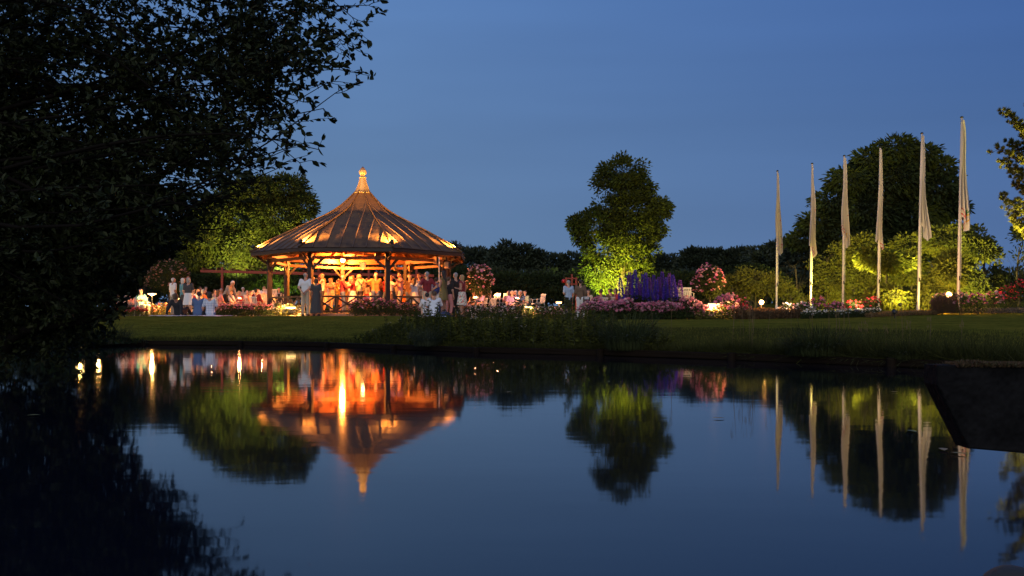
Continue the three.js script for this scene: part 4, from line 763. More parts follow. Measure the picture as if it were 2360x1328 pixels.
  // pink, white and red flowers at the feet of the flagpoles
  const MIX = [[1712, 31.2, 0.72, [REDF, PINK], 'tall red rose bush beside the star-bright lamp'], [1855, 31, 0.55, [WHITEF, PALE], 'white rose bush at the second flagpole'], [1885, 31.2, 0.7, [PINK, ROSE], 'tall bright pink rose bush at the second flagpole'], [1925, 31, 0.5, [PINK, ROSE], 'low pink rose bush before the third flagpole'], [1965, 31.4, 0.52, [REDF], 'dark red rose bush between third and fourth flagpoles'], [2010, 32, 0.62, [[0.35, 0.015, 0.03]], 'deep red rose bush at the fourth flagpole'], [1815, 31.6, 0.5, [PALE, WHITEF], 'cream rose bush at the first flagpole'],
    [2215, 29.6, 0.75, [PALE, ROSE, PINK], 'big pink rose bush right under the last flagpole'], [2250, 29.6, 0.7, [ROSE, PINK], 'pink rose bush beyond the last flagpole'], [2290, 30, 0.75, [PALE, PINK], 'pink rose bush before the red roses'], [2325, 30.4, 1.0, [REDF, [0.45, 0.02, 0.08]], 'tall red rose bush at the frame edge'], [2352, 30.2, 1.1, [REDF, [0.5, 0.02, 0.1]], 'tallest red rose bush, cut by the frame edge'], [2170, 30.2, 0.7, [PINK, PALE], 'pink rose bush beside the round floodlight']];
  MIX.forEach(([px, d, h, cols, label], k) => bush('rose_bush', label, { seed: 780 + k, rx: 0.42, rz: 0.35, h, leaves: 620, blooms: 44, size: 0.05, cols, pos: onGround(px, d), group: 'roses at the feet of the flagpoles' }));
  // low white edging flowers and straw-coloured edging: nobody could count them
  seed(800); { const L = new Leaves(12000), list = []; for (let k = 0; k < 12000; k++) { const px = rr(1845, 2030), d = rr(30.0, 31), p = onGround(px, d); L.add(p.x, p.y + rr(0, 0.2), p.z, rr(-1, 1), rr(0.3, 1), rr(-1, 1), rr(0.03, 0.07), 0.02, 0.035 * rr(0.7, 1.3), 0.05 * rr(0.7, 1.3), 0.016); if (k % 40 === 0) list.push([p.x, p.y + rr(0.12, 0.28), p.z, rr(0.022, 0.035), WHITEF]); }
    const t = thing('edging_flowers', 'low carpet of small white flowers at the lawn edge below the flagpoles', 'flowers'); t.userData.kind = 'stuff'; mesh('foliage', L.build(), LEAF, t).userData.kind = 'stuff'; mesh('blossoms', blossomGeo(list, 5), PETAL, t).userData.kind = 'stuff'; }
  seed(801); { const L = new Leaves(16000); for (let k = 0; k < 16000; k++) { const a = rnd() < 0.6, px = a ? rr(1995, 2165) : rr(2190, 2400), d = rr(29.6, 30.8), p = onGround(px, d), c = a ? [0.17, 0.11, 0.045] : [0.13, 0.115, 0.095], t = rr(0.6, 1.4); L.add(p.x, p.y + rr(0, a ? 0.12 : 0.16), p.z, rr(-1, 1), rr(0.3, 1.2), rr(-1, 1), rr(0.03, 0.08), 0.02, c[0] * t, c[1] * t, c[2] * t); }
    tag(mesh('ground_cover', L.build(), LEAF), 'straw-brown and grey ground cover along the lawn edge', null, null, 'stuff'); }
  seed(802); { const L = new Leaves(24000); for (let k = 0; k < 24000; k++) { const px = rr(1690, 1850), d = rr(30.6, 31.8), p = onGround(px, d), t = rr(0.6, 1.4), h = 0.34 * (0.6 + 0.6 * fbm(px * 0.05, d * 2, 2)); L.add(p.x, p.y + rr(0, h), p.z, rr(-1, 1), rr(0.3, 1.2), rr(-1, 1), rr(0.03, 0.07), 0.022, 0.11 * t, 0.07 * t, 0.035 * t); }
    tag(mesh('low_hedge', L.build(), LEAF), 'low brownish-pink hedge in front of the star-bright lamp', null, null, 'stuff'); }
  // ornamental round grass beside the floodlight
  seed(803); { const L = new Leaves(5000), base = onGround(2178, 29.8); for (let k = 0; k < 5000; k++) { const a = rr(0, 6.28), r = Math.sqrt(rnd()), h = 0.62 * (1 - 0.35 * r * r); L.add(Math.cos(a) * r * 0.4, h * rnd(), Math.sin(a) * r * 0.35, Math.cos(a) * 0.5, rr(0.6, 1.4), Math.sin(a) * 0.5, rr(0.1, 0.2), 0.008, 0.12, 0.075, 0.045); }
    const t = thing('ornamental_grass', 'round brown tuft of ornamental grass beside the floodlight', 'grass tuft', base); mesh('foliage', L.build(), LEAF, t).userData.kind = 'stuff'; }
  // standard rose trees
  const rose = (px, py, rpx, rpy, d, label, cols, sd) => { seed(sd); const root = onGround(px, d), t = thing('rose_tree', label, 'rose tree', root), s = F / d, c = at(px, py, d).sub(root), L = new Leaves(6500), list = [], tb = new Tubes(); tb.add(bend(V(0, -0.1, 0), c, 0, 0.02, 5), 0.05, 0.03, 7); for (let k = 0; k < 14; k++) { const e = sphereDir(); tb.add(bend(c.clone().add(V(0, -0.4, 0)), c.clone().add(V(e.x * rpx / s * 0.9, e.y * rpy / s * 0.9, e.z * rpx / s * 0.8)), 0, 0.1, 4), 0.014, 0.004, 4); }
    for (let k = 0; k < 6000; k++) { const e = sphereDir(), q = Math.pow(rnd(), 0.4) * (0.6 + 0.75 * fbm(e.x * 2.2 + 9, e.y * 2.2 + 9 + e.z, 2)), t2 = rr(0.7, 1.3); L.add(c.x + e.x * q * rpx / s, c.y + e.y * q * rpy / s, c.z + e.z * q * rpx / s, e.x + rr(-1, 1), e.y + rr(-1, 1), e.z + rr(-1, 1), rr(0.05, 0.09), 0.045, 0.035 * t2, 0.05 * t2, 0.014); }
    for (let k = 0; k < 270; k++) { const e = sphereDir(), q = (0.6 + 0.75 * fbm(e.x * 2.2 + 9, e.y * 2.2 + 9 + e.z, 2)) * rr(0.92, 1.1); if (e.y < -0.6 || fbm(e.x * 3 + 3, e.y * 3 + 7, 2) < 0.36) continue; list.push([c.x + e.x * q * rpx / s, c.y + e.y * q * rpy / s, c.z + e.z * q * rpx / s, rr(0.05, 0.085), cols[k % cols.length]]); }
    mesh('trunk', tb.build(), BARK, t); mesh('foliage', L.build(), LEAF, t).userData.kind = 'stuff'; mesh('blossoms', blossomGeo(list, 5), PETAL, t).userData.kind = 'stuff'; };
  rose(1637, 650, 34, 36, 36, 'tall rose tree covered in pink blossoms before the dark hedge', [PINK, ROSE, PALE], 811);
  rose(1107, 648, 32, 34, 40, 'tall rose tree with pale peach blossoms right of the standing group', [PALE, [0.7, 0.42, 0.34], ROSE], 812);
  rose(390, 640, 46, 36, 46, 'dark climbing rose with dim blossoms behind the picnic group', [[0.3, 0.16, 0.12], [0.25, 0.14, 0.1]], 813);
  // delphiniums: blue-purple spikes, each a plant
  const delph = (label, pos, h, col, sd) => { seed(sd); const t = thing('delphinium', label, 'delphinium', pos, 0, 'blue and purple flower spikes'), tb = new Tubes(), L = new Leaves(1700), F2 = new Leaves(900); tb.add(bend(V(0, -0.05, 0), V(0.02, h, 0), 0, 0.015, 6), 0.009, 0.004, 5); t.rotation.z = rr(-0.07, 0.07);
    for (let k = 0; k < 620; k++) { const v = rnd(), y = h * (0.42 + 0.58 * v), r = lerp(0.11, 0.03, v ** 1.5), a = rr(0, 6.28), t2 = rr(0.7, 1.3); F2.add(Math.cos(a) * r * 0.6, y, Math.sin(a) * r * 0.6, Math.cos(a), rr(-0.3, 0.5), Math.sin(a), r * 0.6 + 0.02, 0.05, col[0] * t2, col[1] * t2, col[2] * t2); }
    for (let k = 0; k < 500; k++) { const y = h * 0.5 * rnd(), r = 0.3 * (1 - y / h) * Math.sqrt(rnd()), a = rr(0, 6.28), t2 = rr(0.7, 1.3); L.add(Math.cos(a) * r, y, Math.sin(a) * r, Math.cos(a), rr(-0.3, 0.7), Math.sin(a), rr(0.06, 0.12), 0.05, 0.035 * t2, 0.05 * t2, 0.014); }
    mesh('stem', tb.build(), std(0.06, 0.09, 0.02), t); mesh('foliage', L.build(), LEAF, t).userData.kind = 'stuff'; mesh('flower_spike', F2.build(), PETAL, t).userData.kind = 'stuff'; return t; };
  const DP = [[1436, 642], [1444, 628], [1452, 634], [1461, 622], [1470, 640], [1478, 634], [1487, 630], [1494, 640], [1503, 634], [1509, 645], [1518, 638], [1526, 627], [1533, 640], [1543, 630], [1551, 636], [1558, 634], [1566, 646], [1490, 660], [1500, 668]];
  const kinds2 = [[[0.10, 0.05, 0.5], 820], [[0.26, 0.09, 0.42], 821], [[0.16, 0.06, 0.46], 822]], dp = [];
  DP.forEach(([px, py], k) => { const d = 32.9 + (k % 3) * 0.35, g = onGround(px, d), h = EYE + (HY - py) / F * d - g.y, label = `${ORD[k]} ${['deep blue', 'mauve', 'violet'][k % 3]} delphinium spike, counted from the floodlit tree side`; if (k < 3) { dp.push([delph(label, g, h, ...kinds2[k]), h]); } else { const b = dup(dp[k % 3][0], g, rr(0, 6), label); b.scale.set(rr(0.8, 1.25), h / dp[k % 3][1], 1); b.rotation.z = rr(-0.09, 0.09); } });
}

// ---------------------------------------------------------------- plants on the pond bank
function grassTuft(name, label, px, d, rad, h, n, sd, col, stalks = 0) {
  seed(sd); const x = ax(px, d), base = V(x, groundY(x, Math.min(-d, bankZ(x) - 0.02)) - 0.02, -d), t = thing(name, label, 'grass tuft', base), L = new Leaves(n * 3 + stalks * 14);
  for (let k = 0; k < n; k++) {
    const a = rr(0, 6.28), r = Math.sqrt(rnd()) * rad * 0.45, lean = rr(0.15, 1.1), H = h * rr(0.55, 1.1), t2 = rr(0.6, 1.4); let p = V(Math.cos(a) * r, 0, Math.sin(a) * r), d0 = V(Math.cos(a) * lean * 0.35, 1, Math.sin(a) * lean * 0.35);
    for (let q = 0; q < 3; q++) { d0.normalize(); const len = H / 2.7; L.add(p.x, p.y, p.z, d0.x, d0.y, d0.z, len * 1.15, 0.011 - q * 0.002, col[0] * t2, col[1] * t2, col[2] * t2, Math.cos(a), 0.2, Math.sin(a), 0.1); p = p.clone().addScaledVector(d0, len); d0.add(V(Math.cos(a) * lean * 0.6, -lean * 0.55, Math.sin(a) * lean * 0.6)); }
  }
  mesh('blades', L.build(), LEAF, t).userData.kind = 'stuff';
  if (stalks) { const S = new Leaves(stalks * 14); for (let k = 0; k < stalks; k++) { const x0 = rr(-rad, rad) * 1.3, z0 = rr(-0.3, 0.3), H = h * rr(1.5, 2.3); S.add(x0, 0.1, z0, rr(-0.12, 0.12), 1, rr(-0.1, 0.1), H, 0.006, 0.16, 0.12, 0.06); for (let q = 0; q < 12; q++) S.add(x0 + rr(-0.02, 0.02), H * rr(0.75, 1.02), z0, rr(-0.4, 0.4), 1, rr(-0.4, 0.4), 0.05, 0.006, 0.2, 0.14, 0.07); } mesh('seed_stalks', S.build(), LEAF, t).userData.kind = 'stuff'; }
  return t;
}
grassTuft('grass_tuft', 'dark arching grass tuft at the water edge right of the tall weeds', 1450, 12.4, 0.75, 0.52, 900, 900, [0.04, 0.055, 0.02], 8);
grassTuft('grass_tuft', 'broad dark grass tuft with thin dry stalks in front of the flagpoles', 1890, 10.35, 0.85, 0.34, 1100, 901, [0.03, 0.042, 0.014], 22);
grassTuft('grass_tuft', 'dark low grass tuft at the near shore corner under the overhanging tree', 245, 17.6, 1.1, 0.36, 700, 902, [0.02, 0.028, 0.012]);
grassTuft('grass_tuft', 'pale arching grass tuft at the water edge beneath the tall weeds', 985, 14.4, 0.5, 0.36, 420, 903, [0.06, 0.075, 0.04]);
grassTuft('grass_tuft', 'small dark tuft of grass hanging over the edging beside the stone slab', 2095, 9.5, 0.55, 0.2, 420, 904, [0.035, 0.045, 0.014], 6);
{
  // tall weeds crowding the bank in front of the pavilion: leafy stems
  seed(910); const L = new Leaves(60000), tb = new Tubes(), B = [];
  for (let k = 0; k < 340; k++) {
    const u = rnd(), px = lerp(770, 1500, u), hump = Math.min(smooth(760, 980, px), 1 - 0.75 * smooth(1340, 1500, px)), x0 = ax(px, 14), z0 = bankZ(x0) - rr(0.05, 1.6), px2 = x0, y0 = groundY(px2, z0), h = hump * rr(0.16, 0.44) * (rnd() < 0.2 ? 1.55 : 1) * (px > 830 && px < 920 ? 1.25 : 1) + 0.12;
    const top = V(x0 + rr(-0.1, 0.1), y0 + h, z0 + rr(-0.08, 0.08)), c = bend(V(x0, y0 - 0.03, z0), top, 0, 0.04, 5); tb.add(c, 0.005, 0.002, 4);
    const tone0 = rr(0.7, 1.3), n = Math.floor(36 + h * 110);
    for (let m = 0; m < n; m++) { const v = Math.pow(rnd(), 0.8), i = Math.min(4, Math.floor(v * 5)), p = c[i].clone().lerp(c[i + 1], v * 5 - i), a = rr(0, 6.28), t = tone0 * rr(0.7, 1.3), len = rr(0.045, 0.1) * (1.1 - v * 0.5); L.add(p.x, p.y, p.z, Math.cos(a), rr(-0.2, 0.9), Math.sin(a), len, len * 0.3, 0.06 * t, 0.072 * t, 0.012 * t); }
    if (rnd() < 0.12) for (let m = 0; m < 6; m++) B.push([top.x + rr(-0.05, 0.05), top.y + rr(-0.03, 0.03), top.z, 0.012, [0.4, 0.36, 0.3]]);
  }
  const t = thing('bank_weeds', 'dense dark tall weeds along the pond bank in front of the pavilion', 'weeds'); t.userData.kind = 'stuff';
  mesh('stems', tb.build(), std(0.04, 0.05, 0.02, 0.8), t).userData.kind = 'stuff'; mesh('foliage', L.build(), LEAF, t).userData.kind = 'stuff'; mesh('flower_heads', blossomGeo(B, 4), PETAL, t).userData.kind = 'stuff';
}
{
  // unmown fringe and blades on the near lawn
  seed(920); const L = new Leaves(90000);
  for (let k = 0; k < 90000; k++) {
    const x = rnd() < 0.55 ? rr(-1, 6.5) : rr(-9.5, 7.5), v = 0.04 + Math.pow(rnd(), 2.2) * 7, z = bankZ(x) - v, patch = fbm(x * 1.1 + 3, z * 1.1, 3), edge = v < 0.45 ? 1 : 0, near = smooth(-0.5, 3, x);
    const h = (edge ? rr(0.05, 0.15) * (0.25 + patch * 1.7) * (0.7 + near) : rr(0.015, 0.045) * (0.5 + near)), t = rr(0.6, 1.3), y = groundY(x, z);
    L.add(x, y - 0.01, z, rr(-0.5, 0.5), edge ? rr(-0.15, 1) : 1, rr(-0.2, 0.7), h + 0.012, 0.006, 0.05 * t, 0.058 * t, 0.014 * t);
  }
  tag(mesh('grass', L.build(), LEAF), 'blades of grass on the lawn and hanging over the pond edging', null, null, 'stuff');
  // dark undergrowth below the overhanging tree
  seed(921); const U = new Leaves(26000);
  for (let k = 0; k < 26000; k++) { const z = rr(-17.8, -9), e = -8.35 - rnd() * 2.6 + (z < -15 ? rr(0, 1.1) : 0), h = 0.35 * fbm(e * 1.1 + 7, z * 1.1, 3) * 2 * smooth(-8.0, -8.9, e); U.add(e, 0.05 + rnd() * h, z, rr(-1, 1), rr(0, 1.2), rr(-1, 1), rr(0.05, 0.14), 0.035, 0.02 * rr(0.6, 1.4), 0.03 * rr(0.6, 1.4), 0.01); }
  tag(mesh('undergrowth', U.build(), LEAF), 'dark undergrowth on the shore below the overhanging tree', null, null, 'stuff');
}

// leaves floating on the pond
{
  seed(930);
  const one = new Leaves(1, true); one.add(0, 0, 0, 1, 0, 0, 1, 0.5, 1, 1, 1, 0, 1, 0, 0.1); const g = one.build(); g.deleteAttribute('color');
  const mats = [std(0.22, 0.16, 0.08, 0.7, { side: THREE.DoubleSide }), std(0.12, 0.13, 0.05, 0.7, { side: THREE.DoubleSide })];
  [[1640, 966, 'below the end of the pink rose bed reflection'], [2090, 994, 'between the reflections of the last flagpoles'], [2172, 1036, 'by the cut corner of the stone slab'], [2190, 1046, 'nearest the cut corner of the stone slab'], [2052, 905, 'in the dark chestnut reflection'], [1400, 880, 'under the weeds in the floodlit tree reflection'], [1130, 850, 'in the dark water below the weeds'], [460, 845, 'in the reflection of the picnickers'], [1180, 905, 'on the open blue water'], [60, 960, 'in the dark water under the overhanging tree']].forEach(([px, py, where], k) => {
    const d = F * EYE / (py - HY), m = mesh('floating_leaf', g, mats[k % 2]); m.position.set(ax(px, d), 0.006, -d); m.scale.setScalar(rr(0.05, 0.075)); m.rotation.y = rr(0, 6.28);
    tag(m, 'small fallen leaf floating ' + where, 'leaf', 'fallen leaves on the pond');
  });
}

// ---------------------------------------------------------------- people
// a skin over a field of tapered capsules (surface nets): one continuous mesh per body
function nets(prims, cell, pad = 0.03, k = 0.03, cutFn) {
  const lo = V(1e9, 1e9, 1e9), hi = V(-1e9, -1e9, -1e9);
  for (const p of prims) for (const [q, r] of [[p.a, p.ra], [p.b, p.rb]]) { const e = r * (p.big ?? 1); lo.min(V(q.x - e, q.y - e, q.z - e)); hi.max(V(q.x + e, q.y + e, q.z + e)); }
  lo.subScalar(pad); hi.addScalar(pad);
  const nx = Math.ceil((hi.x - lo.x) / cell) + 1, ny = Math.ceil((hi.y - lo.y) / cell) + 1, nz = Math.ceil((hi.z - lo.z) / cell) + 1, f = new Float32Array(nx * ny * nz);
  const B = prims.map((p) => ({ ax: p.a.x, ay: p.a.y, az: p.a.z, dx: p.b.x - p.a.x, dy: p.b.y - p.a.y, dz: p.b.z - p.a.z, i: 1 / Math.max(1e-9, p.a.distanceToSquared(p.b)), ra: p.ra, rb: p.rb, fz: p.fz ?? 1, neg: p.neg }));
  for (let z = 0, o = 0; z < nz; z++) for (let y = 0; y < ny; y++) for (let x = 0; x < nx; x++, o++) {
    const X = lo.x + x * cell, Y = lo.y + y * cell, Z = lo.z + z * cell; let d = 1e3;
    for (const b of B) {
      const px = X - b.ax, py = Y - b.ay, pz = Z - b.az, t = clamp((px * b.dx + py * b.dy + pz * b.dz) * b.i, 0, 1), qx = px - t * b.dx, qy = py - t * b.dy, qz = (pz - t * b.dz) * b.fz, e = Math.sqrt(qx * qx + qy * qy + qz * qz) - (b.ra + (b.rb - b.ra) * t);
      if (b.neg) { const h = clamp(0.5 - 0.5 * (d + e) / b.neg, 0, 1); d = d + (-e - d) * h + b.neg * h * (1 - h); continue; }
      if (d > 100) d = e; else { const h = clamp(0.5 + 0.5 * (d - e) / k, 0, 1); d = d + (e - d) * h - k * h * (1 - h); }
    }
    if (cutFn) d = Math.max(d, cutFn(X, Y, Z));
    f[o] = d;
  }
  const vid = new Int32Array(nx * ny * nz).fill(-1), pos = [], idx = [], sx = 1, sy = nx, sz = nx * ny;
  const corner = [0, sx, sy, sx + sy, sz, sx + sz, sy + sz, sx + sy + sz], E = [[0, 1], [2, 3], [4, 5], [6, 7], [0, 2], [1, 3], [4, 6], [5, 7], [0, 4], [1, 5], [2, 6], [3, 7]];
  for (let z = 0; z < nz - 1; z++) for (let y = 0; y < ny - 1; y++) for (let x = 0; x < nx - 1; x++) {
    const o = x + y * sy + z * sz; let m = 0; for (let c = 0; c < 8; c++) if (f[o + corner[c]] < 0) m |= 1 << c;
    if (m === 0 || m === 255) continue;
    let cx = 0, cy = 0, cz = 0, n = 0;
    for (const [a, b] of E) { const fa = f[o + corner[a]], fb = f[o + corner[b]]; if (fa < 0 === fb < 0) continue; const t = fa / (fa - fb); cx += lerp(a & 1, b & 1, t); cy += lerp((a >> 1) & 1, (b >> 1) & 1, t); cz += lerp(a >> 2, b >> 2, t); n++; }
    vid[o] = pos.length / 3; pos.push(lo.x + (x + cx / n) * cell, lo.y + (y + cy / n) * cell, lo.z + (z + cz / n) * cell);
  }
  const quad = (a, b, c, d, flip) => { if (a < 0 || b < 0 || c < 0 || d < 0) return; flip ? idx.push(a, c, b, a, d, c) : idx.push(a, b, c, a, c, d); };
  for (let z = 1; z < nz - 1; z++) for (let y = 1; y < ny - 1; y++) for (let x = 1; x < nx - 1; x++) {
    const o = x + y * sy + z * sz, i0 = f[o] < 0;
    if (i0 !== f[o + sx] < 0) quad(vid[o - sy - sz], vid[o - sz], vid[o], vid[o - sy], !i0);
    if (i0 !== f[o + sy] < 0) quad(vid[o - sx - sz], vid[o - sx], vid[o], vid[o - sz], !i0);
    if (i0 !== f[o + sz] < 0) quad(vid[o - sx - sy], vid[o - sy], vid[o], vid[o - sx], !i0);
  }
  return geoOf(pos, idx, { normals: true });
}
const cap = (a, b, ra, rb, o = {}) => ({ a, b, ra, rb, ...o });
const dot = (x, y, z, r, o = {}) => cap(V(x, y, z), V(x, y + 1e-4, z), r, r, o);
// head, centre at the origin, face towards +z: skull, jaw, brow, nose, lips, chin, ears, eye hollows
const HEAD = nets([
  cap(V(0, 0.028, -0.014), V(0, 0.02, 0.012), 0.079, 0.076), cap(V(0, -0.04, 0.018), V(0, -0.075, 0.052), 0.054, 0.03), cap(V(-0.03, -0.03, 0.03), V(0.03, -0.03, 0.03), 0.045, 0.045),
  cap(V(-0.034, 0.026, 0.072), V(0.034, 0.026, 0.072), 0.012, 0.012), dot(-0.03, 0.002, 0.09, 0.016, { neg: 0.012 }), dot(0.03, 0.002, 0.09, 0.016, { neg: 0.012 }),
  cap(V(0, 0.014, 0.086), V(0, -0.026, 0.104), 0.008, 0.013), cap(V(-0.012, -0.03, 0.094), V(0.012, -0.03, 0.094), 0.009, 0.009), cap(V(-0.017, -0.052, 0.082), V(0.017, -0.052, 0.082), 0.009, 0.009), cap(V(-0.012, -0.064, 0.079), V(0.012, -0.064, 0.079), 0.009, 0.009),
  cap(V(-0.079, 0.012, -0.008), V(-0.082, -0.026, -0.002), 0.015, 0.011), cap(V(0.079, 0.012, -0.008), V(0.082, -0.026, -0.002), 0.015, 0.011), cap(V(0, -0.05, -0.02), V(0, -0.13, -0.03), 0.05, 0.052),
], 0.0085, 0.02, 0.014);
const EYES = merge([-1, 1].map((e) => new THREE.SphereGeometry(0.0125, 8, 6).translate(e * 0.03, 0.003, 0.0745)));
const cutHair = (front, low) => (x, y, z) => { const a = z - front, b = low + Math.max(0, z) * 0.3 - y; return Math.max(Math.min(1, b), 0 > a ? -1 : (0.062 - y) * 0.9); };
const HAIR = {
  short: nets([cap(V(0, 0.034, -0.02), V(0, 0.03, 0.006), 0.087, 0.081), cap(V(0, -0.01, -0.035), V(0, -0.05, -0.045), 0.068, 0.045)], 0.011, 0.02, 0.02, cutHair(0.035, -0.07)),
  thin: nets([cap(V(0, 0.024, -0.022), V(0, 0.02, 0.0), 0.084, 0.078), cap(V(0, -0.01, -0.035), V(0, -0.045, -0.045), 0.066, 0.045)], 0.011, 0.02, 0.02, (x, y, z) => Math.max(y - 0.07, cutHair(0.025, -0.07)(x, y, z))),
  bob: nets([cap(V(0, 0.036, -0.02), V(0, 0.032, 0.006), 0.091, 0.085), cap(V(-0.06, 0.0, -0.02), V(-0.066, -0.09, -0.015), 0.04, 0.034), cap(V(0.06, 0.0, -0.02), V(0.066, -0.09, -0.015), 0.04, 0.034), cap(V(0, -0.02, -0.05), V(0, -0.09, -0.055), 0.06, 0.05)], 0.011, 0.02, 0.02, cutHair(0.035, -0.13)),
  long: nets([cap(V(0, 0.036, -0.02), V(0, 0.032, 0.006), 0.09, 0.084), cap(V(-0.058, 0.0, -0.02), V(-0.06, -0.2, -0.05), 0.04, 0.03), cap(V(0.058, 0.0, -0.02), V(0.06, -0.2, -0.05), 0.04, 0.03), cap(V(0, -0.03, -0.06), V(0, -0.28, -0.1), 0.06, 0.045)], 0.012, 0.02, 0.02, cutHair(0.035, -0.33)),
};
// hand: wrist at the origin, fingers towards -y, palm towards +z, thumb towards +x; four unequal fingers slightly curled
const HAND = nets([
  cap(V(-0.022, -0.02, 0), V(-0.026, -0.082, 0.002), 0.014, 0.012, {}), cap(V(0.0, -0.015, 0), V(0, -0.086, 0.002), 0.016, 0.013), cap(V(0.02, -0.02, 0), V(0.024, -0.084, 0.002), 0.015, 0.012), cap(V(0, 0.03, 0), V(0, -0.02, 0), 0.022, 0.022),
  ...[[-0.031, -0.08, 0.056, 0.0075], [-0.0115, -0.088, 0.072, 0.0085], [0.0095, -0.09, 0.078, 0.0088], [0.029, -0.085, 0.07, 0.0085]].flatMap(([x, y, l, r]) => [cap(V(x, y, 0.002), V(x * 1.08, y - l * 0.5, 0.012), r + 0.001, r), cap(V(x * 1.08, y - l * 0.5, 0.012), V(x * 1.08, y - l * 0.88, 0.036), r, r - 0.0015)]),
  cap(V(0.024, -0.03, 0.006), V(0.052, -0.062, 0.02), 0.0125, 0.011), cap(V(0.052, -0.062, 0.02), V(0.058, -0.092, 0.032), 0.0105, 0.009),
], 0.0058, 0.015, 0.006);
const mirrorX = (g) => { const q = g.clone().applyMatrix4(new THREE.Matrix4().makeScale(-1, 1, 1)); const i = q.index.array; for (let k = 0; k < i.length; k += 3) { const t = i[k]; i[k] = i[k + 1]; i[k + 1] = t; } q.computeVertexNormals(); return q; };
const HAND_R = mirrorX(HAND);
const both = (l) => [l, V(-l.x, l.y, l.z)];

function joints(pose) {
  const J = { pel: V(0, 0.94, 0), chest: V(0, 1.30, 0.0), neck: V(0, 1.46, -0.015), head: V(0, 1.625, 0.015), yaw: 0, pitch: 0 };
  J.sh = both(V(0.175, 1.415, -0.01)); J.el = both(V(0.225, 1.13, -0.03)); J.wr = both(V(0.225, 0.885, 0.06)); J.hip = both(V(0.088, 0.92, 0)); J.kn = both(V(0.1, 0.5, 0.02)); J.an = both(V(0.105, 0.085, -0.02)); J.toe = both(V(0.125, 0.035, 0.13));
  const up = (dy, dz, lean) => { for (const k of ['chest', 'neck', 'head']) { const h = J[k].y - 0.94; J[k] = V(J[k].x, dy + h * Math.cos(lean), dz + h * Math.sin(lean) + J[k].z); } J.sh = J.sh.map((s) => V(s.x, dy + (s.y - 0.94) * Math.cos(lean), dz + (s.y - 0.94) * Math.sin(lean))); J.pel = V(0, dy, dz); };
  switch (pose) {
    case 'hands_behind': J.el = both(V(0.25, 1.14, -0.1)); J.wr = [V(0.05, 0.93, -0.17), V(-0.04, 0.95, -0.19)]; break;
    case 'hands_on_hips': J.el = both(V(0.36, 1.16, -0.12)); J.wr = both(V(0.17, 1.0, 0.02)); break;
    case 'arms_crossed': J.el = both(V(0.24, 1.14, 0.03)); J.wr = [V(-0.06, 1.17, 0.19), V(0.06, 1.2, 0.17)]; break;
    case 'one_arm_bent': J.el = [V(0.23, 1.14, -0.04), V(-0.24, 1.14, -0.05)]; J.wr = [V(0.1, 1.18, 0.18), V(-0.23, 0.88, 0.05)]; J.kn[1] = V(-0.12, 0.5, 0.06); break;
    case 'stride': J.kn = [V(0.1, 0.5, 0.1), V(-0.1, 0.5, -0.03)]; J.an = [V(0.11, 0.09, 0.12), V(-0.1, 0.1, -0.2)]; J.toe = [V(0.12, 0.04, 0.27), V(-0.11, 0.03, -0.06)]; J.wr = [V(0.24, 0.92, -0.06), V(-0.24, 0.92, 0.14)]; break;
    case 'dance_lead': J.el = [V(0.38, 1.3, 0.12), V(-0.32, 1.16, 0.14)]; J.wr = [V(0.45, 1.46, 0.34), V(-0.12, 1.18, 0.36)]; J.an[0] = V(0.13, 0.09, 0.12); J.toe[0] = V(0.15, 0.04, 0.26); J.kn[0] = V(0.11, 0.5, 0.1); break;
    case 'dance_follow': J.el = [V(0.3, 1.28, 0.16), V(-0.38, 1.3, 0.12)]; J.wr = [V(0.12, 1.42, 0.34), V(-0.45, 1.46, 0.34)]; J.an[1] = V(-0.13, 0.09, -0.14); J.toe[1] = V(-0.14, 0.04, 0.0); break;
    case 'lean': up(0.94, -0.06, 0.62); J.el = both(V(0.22, 1.0, 0.34)); J.wr = both(V(0.2, 0.78, 0.48)); J.pitch = 0.5; break;
    case 'seated': case 'seated_crossed': case 'seated_turned': up(0.5, -0.02, -0.08); J.hip = both(V(0.09, 0.47, 0.0)); J.kn = both(V(0.115, 0.49, 0.43)); J.an = both(V(0.115, 0.09, 0.40)); J.toe = both(V(0.13, 0.04, 0.55));
      J.el = both(V(0.24, 0.72, 0.04)); J.wr = both(V(0.13, 0.60, 0.27)); if (pose === 'seated_crossed') J.wr = [V(-0.06, 0.77, 0.17), V(0.06, 0.8, 0.15)]; if (pose === 'seated_turned') J.yaw = 0.6; break;
    case 'ground_lean_back': up(0.13, 0, -0.42); J.hip = both(V(0.09, 0.11, 0.02)); J.kn = both(V(0.13, 0.30, 0.42)); J.an = both(V(0.12, 0.07, 0.80)); J.toe = both(V(0.14, 0.16, 0.9)); J.el = both(V(0.27, 0.30, -0.34)); J.wr = both(V(0.29, 0.07, -0.42)); J.pitch = -0.0; break;
    case 'ground_side': up(0.13, 0, -0.12); J.hip = both(V(0.09, 0.11, 0.02)); J.kn = [V(0.3, 0.24, 0.40), V(0.06, 0.13, 0.46)]; J.an = [V(0.5, 0.07, 0.62), V(0.4, 0.06, 0.78)]; J.toe = [V(0.6, 0.09, 0.68), V(0.5, 0.08, 0.86)]; J.el = [V(0.3, 0.33, 0.0), V(-0.26, 0.34, 0.05)]; J.wr = [V(0.36, 0.1, 0.05), V(-0.1, 0.22, 0.26)]; break;
    case 'ground_hug': up(0.13, 0, 0.2); J.hip = both(V(0.09, 0.11, 0.02)); J.kn = both(V(0.16, 0.40, 0.36)); J.an = both(V(0.13, 0.08, 0.52)); J.toe = both(V(0.15, 0.04, 0.66)); J.el = both(V(0.27, 0.36, 0.24)); J.wr = both(V(0.09, 0.33, 0.44)); J.pitch = 0.15; break;
  }
  return J;
}
const poseCache = new Map();
